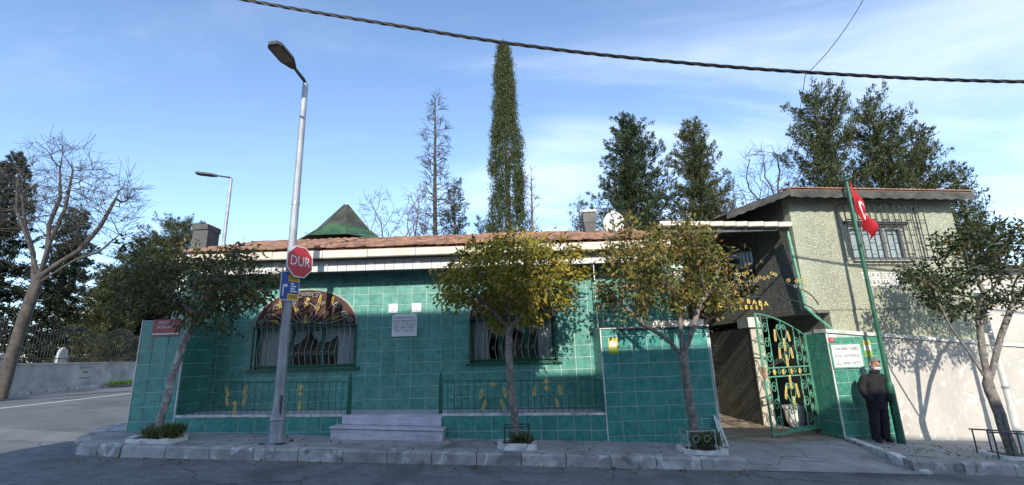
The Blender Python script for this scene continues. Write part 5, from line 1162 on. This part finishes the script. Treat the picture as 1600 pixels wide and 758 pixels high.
def weeds(label, x, y, r, n, seed, h=.22):
    rng = np.random.default_rng(seed); t = thing('weeds', label, 'weeds', (x, y, zg(x))); a = rng.uniform(0, 6.28, n); q = np.sqrt(rng.random(n))*r
    P = np.stack([x+np.cos(a)*q, y+np.sin(a)*q*.7, np.full(n, zg(x)+.04)+rng.random(n)*h*.5], 1); D = np.stack([rng.normal(size=n)*.5, rng.normal(size=n)*.5, np.ones(n)], 1)
    leaves('leaves', P, D, h*.55, .02, M_weed, t, rng)
weeds('green weeds round the foot of the left corner tree', -5.98, 8.5, .3, 900, 5, .26); weeds('green weeds inside the guard of the olive brown tree', 3.2, 8.66, .24, 420, 6, .3); weeds('small weeds inside the guard of the yellow green tree', .06, 8.66, .2, 260, 7, .22)
def tree_guard(label, x, y, w, h, mt, seed):
    rng = random.Random(seed); t = thing('tree_guard', label, 'tree guard', (x, y, zg(x)+.05), 'low iron guards round the trees'); z0 = zg(x)+.06
    cor = [(x-w, y-w*.8), (x+w, y-w*.8), (x+w, y+w*.8), (x-w, y+w*.8)]
    for k in range(4):
        a, b = cor[k], cor[(k+1) % 4]; m = MB(); m.tube([(*a, z0-.05), (*a, z0+h)], .011, 6); m.build('upright', mt, t)
        m = MB(); m.tube([(*a, z0+h-.02), (*b, z0+h-.02)], .009, 5); m.build('rail', mt, t)
        m = MB()
        for s in (.3, .7): cx, cy = a[0]+(b[0]-a[0])*s, a[1]+(b[1]-a[1])*s; u = Vector((b[0]-a[0], b[1]-a[1], 0)).normalized(); m.tube(scroll((0, h*.5), .07, .03, 0, 1.1, frame((cx, cy, z0), u, (u.y, -u.x, 0)), 14), .006, 4)
        m.build('scroll', mt, t)
tree_guard('dark iron guard round the yellow green tree', -.02, 8.66, .21, .30, M_irondark, 1)
tree_guard('pale iron guard round the olive brown tree', 3.06, 8.66, .23, .30, M_irongrey, 2)
tr = thing('bike_rack', 'low dark iron guard rail round the right edge tree', 'railing', (8.75, 8.85, zg(8.75)))
for y in (8.72, 9.1):
    m = MB(); m.tube([(8.08, y, zg(8.08)+.42), (9.5, y, zg(9.5)+.40)], .014, 6); m.build('rail', M_irondark, tr)
    for k in range(6): x = 8.13+k*.26; m = MB(); m.tube([(x, y, zg(x)-.02), (x, y, zg(x)+.42)], .012, 5); m.build('upright', M_irongrey if k in (2, 4) else M_irondark, tr)
# white sticks leaning at the wall end
pl_ = thing('leaning_slats', 'two pale slats leaning at the end of the teal wall', 'slats', (3.74, 9.3, zg(3.74)))
for dx in (0, .07): m = MB(); m.prism([(3.72+dx, 9.26, zg(3.74)-.02), (3.755+dx, 9.26, zg(3.74)-.02), (3.755+dx, 9.30, zg(3.74)-.02), (3.72+dx, 9.30, zg(3.74)-.02)], [(3.66+dx*.8, 9.40, .32-dx), (3.695+dx*.8, 9.40, .32-dx), (3.695+dx*.8, 9.43, .32-dx), (3.66+dx*.8, 9.43, .32-dx)]); m.build('slat', M_pvc, pl_)
# creeper on the left of the gate arch
rng = np.random.default_rng(77); cr = thing('creeper', 'yellow leaved creeper hanging over the left end of the gate arch', 'creeper', (4.05, 10.0, zg(4)))
att = np.concatenate([ell(rng, 170, (4.22, 9.9, 2.58), (.5, .35, .40), .2), ell(rng, 90, (3.95, 10.05, 1.6), (.18, .2, 1.0), .1), ell(rng, 110, (3.9, 9.9, 2.9), (.5, .5, .5), .2)])
nodes, par = colonize([(pathpts([(3.98, 10.1, -.2), (4.02, 10.1, .8), (4.0, 10.05, 1.9)], .12), -1)], att, .09, 1.3, .12, 60, rng, jit=.3)
r, ch = limb_mesh('stems', nodes, par, .004, .04, M_twig, cr)
P = nodes[(r < .009)]; P = P[P[:, 2] > 2.15]; Q = np.repeat(P, 8, 0); Q = Q+rng.normal(size=Q.shape)*.07
leaves('leaves', Q, rng.normal(size=Q.shape)+np.array([0, -.3, -.4]), .085, .045, M_leafy, cr, rng)
P = nodes[(r < .012)]; P = P[P[:, 2] < 2.2]; Q = np.repeat(P, 12, 0); Q = Q+rng.normal(size=Q.shape)*.07
leaves('ivy', Q, rng.normal(size=Q.shape)+np.array([0, -.3, -.4]), .07, .045, M_con3, cr, rng)

# ---- conifers
def conifer(name, label, seed, x, y, z0, top, rad, material, nb=130, bare=.06, elev=(10, 40), prof=None, spr=70, L=.25, W=.06, lean=0, grp='evergreen trees behind the walls', tuft=.20):
    rng = np.random.default_rng(seed); t = thing(name, label, 'tree', (x, y, z0), grp); H = top-z0
    m = MB(); m.tube([(x+lean*k/6+rng.normal()*.04, y+rng.normal()*.04, z0+H*.97*k/6) for k in range(7)], [max(.012, .045*H**.75*(1-k/6.2)) for k in range(7)], 7, False)
    PP, DD = [], []
    prof = prof or (lambda h: (1-h)**.72*(1-.35*math.exp(-h*9)))
    for i in range(nb):
        h = bare+(1-bare)*(1-(1-(i+.5)/nb)**.85); ln = rad*prof(h)*rng.uniform(.5, 1.32)+.12; az_ = i*2.39996+rng.normal()*.35; e = R(rng.uniform(*elev))
        b0 = np.array([x+lean*h, y, z0+H*h*.985]); d = np.array([math.cos(az_)*math.cos(e), math.sin(az_)*math.cos(e), math.sin(e)])
        dz = ln*.12; end = b0+d*ln; mid = b0+d*ln*.5+np.array([0, 0, -dz]); m.tube([b0, mid, end], [.012+.010*ln, .008+.005*ln, .004], 3, False)
        # tufts: short upswept sprigs set along the branch, with gaps between them
        nt_ = max(3, int(2.5+ln*4.2)); tt = np.clip((np.arange(nt_)+rng.uniform(.1, .9, nt_))/nt_, .1, 1.0); per = max(8, int(spr*.62))
        for u_ in tt:
            c0 = b0+(end-b0)*u_-np.array([0, 0, math.sin(u_*math.pi)*dz]); ax = d*.7+rng.normal(size=3)*.42+np.array([0, 0, .42]); ax /= np.linalg.norm(ax)
            tl = rng.uniform(.7, 1.25)*(tuft*2.1)*(1.15-.45*u_); s_ = rng.random(per); wd_ = tl*.24*(1.05-s_)[:, None]+.012
            q = c0+np.outer(s_*tl, ax)+rng.normal(size=(per, 3))*wd_; PP.append(q); DD.append(ax*1.0+rng.normal(size=(per, 3))*.42)
    m.build('trunk', M_barkd, t, True); P = np.concatenate(PP); leaves('crown', P, np.concatenate(DD), L*.52, W*.62, material, t, rng); return t
# tall columnar cypress
def cypress(label, seed, x, y, z0, top, rfun, material, n=15000):
    rng = np.random.default_rng(seed); t = thing('cypress', label, 'tree', (x, y, z0), 'evergreen trees behind the walls'); H = top-z0
    m = MB(); m.tube([(x, y, z0+H*.96*k/6) for k in range(7)], [.24*(1-k/6.5)+.01 for k in range(7)], 8, False); m.build('trunk', M_barkd, t)
    # upright plumes: each plume is a spindle of sprays
    PP, DD = [], []; npl = 1200
    for i in range(npl):
        h = rng.random()**.85*.965; a = rng.uniform(0, 6.283); rr = rfun(h)*(1+.13*math.sin(2*a+h*9)+.08*math.sin(3*a-h*17))*rng.uniform(.35, 1.0)**.6; ln = rng.uniform(.6, 1.5)*(.6+.5*(1-h)); c = np.array([x+math.cos(a)*rr*.9, y+math.sin(a)*rr*.9, z0+H*h])
        k = n//npl; s = rng.random(k); wd_ = .12*np.sin(np.clip(s*.9+.1, 0, 1)*math.pi)**.7+.02
        q = c+np.stack([rng.normal(size=k)*wd_+math.cos(a)*s*.10, rng.normal(size=k)*wd_+math.sin(a)*s*.10, s*ln], 1); q = q[q[:, 2] < top]; k = len(q)
        PP.append(q); DD.append(np.array([math.cos(a)*.5, math.sin(a)*.5, 1.0])+rng.normal(size=(k, 3))*.35)
    leaves('crown', np.concatenate(PP), np.concatenate(DD), .13, .042, material, t, rng)
BG = zg(0)
cypress('tall slender columnar cypress above the roof centre', 5, -.15, 24, 0, 19.3, lambda h: min(1.55, 2.2*(1-h)**.85)*(.9+.10*math.sin(h*23)+.06*math.sin(h*51)), M_cyp, 80000)
conifer('small_conifer', 'small dark pointed conifer left of the tall cypress', 6, -3.05, 24.5, 0, 11.2, 1.75, M_con, nb=130, spr=46, elev=(0, 30), L=.25)
conifer('small_conifer', 'low dark conifer at the foot of the tall cypress', 61, -1.75, 25.5, 0, 9.3, 1.2, M_con, nb=80, spr=40)
conifer('layered_conifer', 'broad dark conifer behind the satellite dish', 7, 5.75, 21, 0, 12.6, 2.9, M_con, nb=330, spr=62, elev=(8, 45), L=.26, prof=lambda h: (1-h)**.55*(1-.2*math.exp(-h*8))+.05)
conifer('small_conifer', 'small conifer tip left of the broad dark conifer', 71, 3.3, 22, 0, 8.9, 1.0, M_con2, nb=80, spr=34)
conifer('layered_conifer', 'pointed conifer above the gateway canopy', 8, 8.85, 21, 0, 12.4, 2.5, M_con2, nb=300, spr=58, elev=(10, 50), L=.25, prof=lambda h: (1-h)**.62+.03)
conifer('layered_conifer', 'tall conifer with a split top right of the bare tree', 9, 12.2, 17, -.4, 11.3, 2.3, M_con2, nb=215, spr=58, elev=(10, 58), L=.24, prof=lambda h: (1-h)**.36*.95+.04)
conifer('layered_conifer', 'conifer leaning right above the pebble dash house', 91, 13.9, 17, -.5, 11.0, 2.3, M_con2, nb=215, spr=58, elev=(10, 58), L=.24, prof=lambda h: (1-h)**.40*.9+.04, lean=.4)
conifer('layered_conifer', 'lower conifer behind the right end of the house roof', 92, 15.9, 17.3, -.5, 9.9, 2.0, M_con2, nb=200, spr=50, elev=(10, 50), L=.24, prof=lambda h: (1-h)**.5*.9+.04)
conifer('layered_conifer', 'lowest conifer right of the house gable', 93, 16.9, 17.0, -.6, 8.1, 1.7, M_con2, nb=140, spr=46, elev=(0, 40), L=.24)
conifer('dark_conifer', 'nearly black tall conifer at the left edge', 94, -27.0, 24, .9, 13.4, 2.7, M_con3, nb=180, spr=60, elev=(-25, 10), L=.32, W=.09)
conifer('dark_conifer', 'dark drooping conifer just right of the left edge', 95, -24.6, 25.5, .9, 10.6, 2.3, M_con3, nb=170, spr=56, elev=(-25, 10), L=.32, W=.09)
conifer('drooping_conifer', 'olive conifer behind the iron fence', 96, -22.4, 26, .9, 7.3, 1.9, M_cedar, nb=150, spr=50, elev=(-20, 15), L=.30)
conifer('drooping_conifer', 'shorter olive conifer between fence and corner tree', 97, -23.8, 31, .9, 8.9, 2.4, M_cedar, nb=150, spr=50, elev=(-20, 15), L=.30)
conifer('broad_evergreen', 'broad olive evergreen behind the left end of the roof', 98, -24.9, 34, .9, 12.4, 4.6, M_cedar, nb=230, spr=70, elev=(-5, 35), L=.28, prof=lambda h: (1-h)**.45*(.62+.38*math.sin(min(1, h*2.2)*1.57)), tuft=.28)
conifer('broad_evergreen', 'rounded olive evergreen left of the corner tree', 981, -27.0, 34, .9, 11.2, 3.9, M_cedar, nb=180, spr=60, elev=(-5, 35), L=.28, prof=lambda h: (1-h)**.45, tuft=.26)
conifer('dark_conifer', 'dark evergreen low behind the iron fence', 99, -23.6, 30, .9, 7.6, 3.0, M_con3, nb=150, spr=60, elev=(-20, 15), L=.34, W=.1, prof=lambda h: (1-h)**.5)
conifer('dark_conifer', 'dark evergreen deep behind the cemetery gate side', 991, -26, 38, .9, 9.2, 4.0, M_con3, nb=150, spr=60, elev=(-20, 15), L=.34, W=.1, prof=lambda h: (1-h)**.5)
# ---- leafless trees
def bare_tree(label, seed, trunk, lobes, rbase, natt, step, dk, material, rtip=.006, grav=0.02, name='bare_tree', limbs=(), twigs=2, twl=.5, di=3.0, rmin=.006):
    rng = np.random.default_rng(seed); t = thing(name, label, 'tree', tuple(trunk[0]), 'leafless trees'); tp = pathpts(trunk, step*1.2); paths = [(tp, -1)]
    for at, lb in limbs: paths.append((pathpts([tp[int(at*(len(tp)-1))]]+lb, step*1.2)[1:], int(at*(len(tp)-1))))
    tot = sum(l[2] for l in lobes); att = np.concatenate([ell(rng, int(natt*l[2]/tot), l[0], l[1], .3) for l in lobes])
    nodes, par = colonize(paths, att, step, di, dk, 120, rng, grav, .14); m = MB(); par = list(par); has = set(par); nodes = list(nodes); n0 = len(nodes)
    for i in range(len(tp)+3, n0):
        for _ in range(twigs if i not in has else int(rng.random() < .35)):
            d = nodes[i]-nodes[par[i]]; d = d/np.linalg.norm(d); prev = i; L = twl*rng.uniform(.4, 1.1); d = d+rng.normal(size=3)*.45
            for k in range(3): d = d+rng.normal(size=3)*.12+np.array([0, 0, .06]); d /= np.linalg.norm(d); nodes.append(nodes[prev]+d*L/3); par.append(prev); prev = len(nodes)-1
    limb_mesh('branches', np.array(nodes), par, rtip, rbase, material, t, 2.2, rmin); return t
bare_tree('large leafless tree leaning on the left pavement', 3, [(-16.75, 16, .7), (-16.68, 16, 1.9), (-16.55, 16, 3.2), (-16.32, 16, 4.7)], [((-16.4, 16, 8.0), (1.7, 1.5, 1.7), 1.6), ((-15.0, 16, 7.2), (1.6, 1.4, 1.7), 1.6), ((-17.8, 16, 7.3), (1.1, 1.2, 1.5), 1), ((-14.4, 16, 6.3), (1.0, 1.0, .9), .7)], .175, 1000, .2, .30, M_barkg, rtip=.0026,
          limbs=[(1, [(-16.2, 16, 5.4), (-16.35, 16, 6.6), (-16.25, 16.1, 7.6), (-16.5, 16.1, 8.8)]), (1, [(-15.75, 16, 5.15), (-15.1, 16, 5.6), (-14.7, 16.2, 6.5), (-14.4, 16.3, 7.6)]), (.93, [(-16.9, 16.2, 5.6), (-17.5, 16.3, 6.6), (-17.9, 16.3, 7.9)]), (1, [(-15.9, 15.7, 5.8), (-15.5, 15.6, 7.0), (-15.4, 15.5, 8.4)]), (1, [(-16.5, 15.6, 5.8), (-17.0, 15.4, 7.0), (-17.2, 15.4, 8.3)]), (.97, [(-15.2, 16, 5.25), (-14.3, 15.9, 5.5), (-13.7, 15.9, 6.1)])], twigs=7, twl=.75, rmin=.0052)
bare_tree('slim leafless poplar left of the tall cypress', 4, [(-4.3, 26, 0), (-4.35, 26, 8), (-4.4, 26, 12), (-4.42, 26, 16.8)], [((-4.4, 26, 9.5), (1.15, 1.0, 2.6), 2), ((-4.4, 26, 13.2), (.85, .8, 3.0), 1.6), ((-4.42, 26, 16.4), (.35, .35, 1.2), .4)], .15, 700, .24, .30, M_barkg, rtip=.006, grav=.55, twigs=7, twl=.6, di=1.6, rmin=.0115)
bare_tree('leafless shrub tree beside the green dome', 41, [(-5.7, 20, 0), (-5.65, 20, 5.5)], [((-5.9, 20, 7.3), (1.1, 1, 1.5), 2), ((-4.5, 20, 7.0), (.7, .7, 1.4), 1)], .07, 300, .2, .28, M_twig, rtip=.004, grav=.35, twigs=4, twl=.5, rmin=.0075)
bare_tree('thin leafless tree close to the poplar foot', 42, [(-4.75, 22, 0), (-4.7, 22, 6)], [((-4.6, 22, 8.3), (.8, .8, 1.5), 2)], .06, 160, .2, .28, M_twig, rtip=.004, grav=.35, twigs=4, twl=.5, rmin=.0075)
bare_tree('thin leafless sapling right of the tall cypress', 43, [(1.0, 23, 0), (1.05, 23, 8), (1.1, 23, 10.4)], [((1.1, 23, 9.3), (.3, .3, 1.9), 1)], .06, 110, .18, .24, M_twig, rtip=.006, grav=.5, twigs=5, twl=.4, di=1.2, rmin=.009)
bare_tree('wide leafless tree behind the gateway canopy', 45, [(10.2, 18, -.4), (10.25, 18, 4), (10.4, 18, 6)], [((10.6, 18, 8.0), (1.4, 1.2, 1.6), 2), ((9.2, 18, 7.0), (1.0, 1.0, 1.3), 1.1), ((11.6, 18, 7.4), (.8, .9, 1.4), .9)], .13, 460, .2, .3, M_barkg, rtip=.0035, grav=.25, twigs=5, twl=.65, rmin=.0065)
bare_tree('leafless twigs of a distant tree above the left roof', 46, [(-11.4, 28, .5), (-11.4, 28, 6)], [((-11.6, 28, 8.2), (2.6, 1, 1.3), 1)], .1, 160, .25, .35, M_twig, rtip=.009, grav=.4, twigs=2, twl=.5)
# ---- cemetery wall and fence on the far side of the side road
c0, c1 = Vector((-16.4, 11.2, 0)), Vector((-23.0, 41.7, 0)); cu_ = (c1-c0).normalized(); cn = Vector((cu_.y, -cu_.x, 0)) ; CL = (c1-c0).length
def CT(a, b, c): p = c0+cu_*a-cn*(b+.55); return Vector((p.x, p.y, zg(p.x)-.04+c))
cw = thing('cemetery_wall', 'low grey rendered wall under the black iron fence', 'wall', tuple(CT(8, 0, 0)))
m = MB(); vs = []
for i in range(13): a = CL*i/12; vs += [CT(a, 0, -.2), CT(a, 0, .92), CT(a, .3, .92), CT(a, .3, -.2)]
m.add(vs, [(4*i+k, 4*i+4+k, 4*i+4+(k+1) % 4, 4*i+(k+1) % 4) for i in range(12) for k in range(4)]+[(0, 1, 2, 3)]); m.build('render', M_plasterg, cw)
m = MB(); vs = []
for i in range(13): a = CL*i/12; vs += [CT(a, -.03, .922), CT(a, -.03, .98), CT(a, .33, .98), CT(a, .33, .922)]
m.add(vs, [(4*i+k, 4*i+4+k, 4*i+4+(k+1) % 4, 4*i+(k+1) % 4) for i in range(12) for k in range(4)]); m.build('coping', M_plasterg, cw)
for a in (6.4, 11.0):
    for z, w_, h_ in ((.74, .9, .035), (.52, .35, .08), (.30, .75, .05)): m = MB(); m.box(a-w_/2, a+w_/2, -.012, -.002, z, z+h_, CT); m.build('stencil', M_irondark, cw)
fn = thing('iron_fence', 'black iron spear fence with curved top on the cemetery wall', 'fence', tuple(CT(8, .15, .98)))
nbar = 180
for i in range(nbar+1):
    a = CL*i/nbar; h = 2.35+.18*math.cos(a*2*math.pi/3.4); m = MB(); m.tube([CT(a, .15, .98), CT(a, .15, h)], .011, 4); m.tube([CT(a, .15, h), CT(a, .15, h+.05), CT(a, .15, h+.14)], [.011, .026, .002], 4); m.build('bar', M_irondark, fn)
for off_, nm in ((-.08, 'top_rail'), (-1.15, 'lower_rail'), (-.35, 'top_rail')): m = MB(); m.tube([CT(CL*i/60, .15, (2.35+.18*math.cos(CL*i/60*2*math.pi/3.4)+off_) if off_ > -1 else 1.15) for i in range(61)], .018, 5); m.build(nm, M_irondark, fn)
GRV = random.Random(12)
for lab, a, b, h in (('small pointed grey gravestone behind the middle of the iron fence', 8.2, 1.3, 1.35), ('tall grey gravestone behind the fence nearest the grass strip', 12.4, 1.8, 1.7), ('grey gravestone behind the fence beside the leafless trunk', 4.6, 1.6, 1.5)):
    w_ = GRV.uniform(.25, .4)
    m = MB(); pr = [(-w_, 0), (w_, 0), (w_, h*.75), (w_*.6, h*.93), (0, h), (-w_*.6, h*.93), (-w_, h*.75)]; m.prism([CT(a+q, b, z) for q, z in pr], [CT(a+q, b+.12, z) for q, z in pr])
    tag(m.build('gravestone', M_plasterg), lab, 'gravestone', 'gravestones behind the fence')

# ---- fallen leaves and grit in the gutter
rng = np.random.default_rng(909); n = 620
x = rng.uniform(-6.8, 9.5, n); y = np.where(rng.random(n) < .6, 7.98-np.abs(rng.normal(size=n))*.16, rng.uniform(8.3, 9.35, n)); y = np.where(x > 3.5, np.where(x > 6.3, rng.uniform(8.6, 10.0, n), rng.uniform(8.2, 11.5, n)), y)
P = np.stack([x, y, [zg(a)+(.006 if 8.2 < b and not (3.5 < a < 6.5) else (-.16 if b < 8.1 else -.01)) for a, b in zip(x, y)]], 1); D = rng.normal(size=(n, 3)); D[:, 2] *= .15
k = ~((x > 3.5) & (x < 6.6) & (y < 9.6)); lt = leaves('leaf_litter', P[k], D[k], .055, .03, M_leaf3, None, rng, .15); lt['kind'] = 'stuff'; lt['label'] = 'scattered fallen leaves along the kerb and pavement'; lt['category'] = 'leaves'
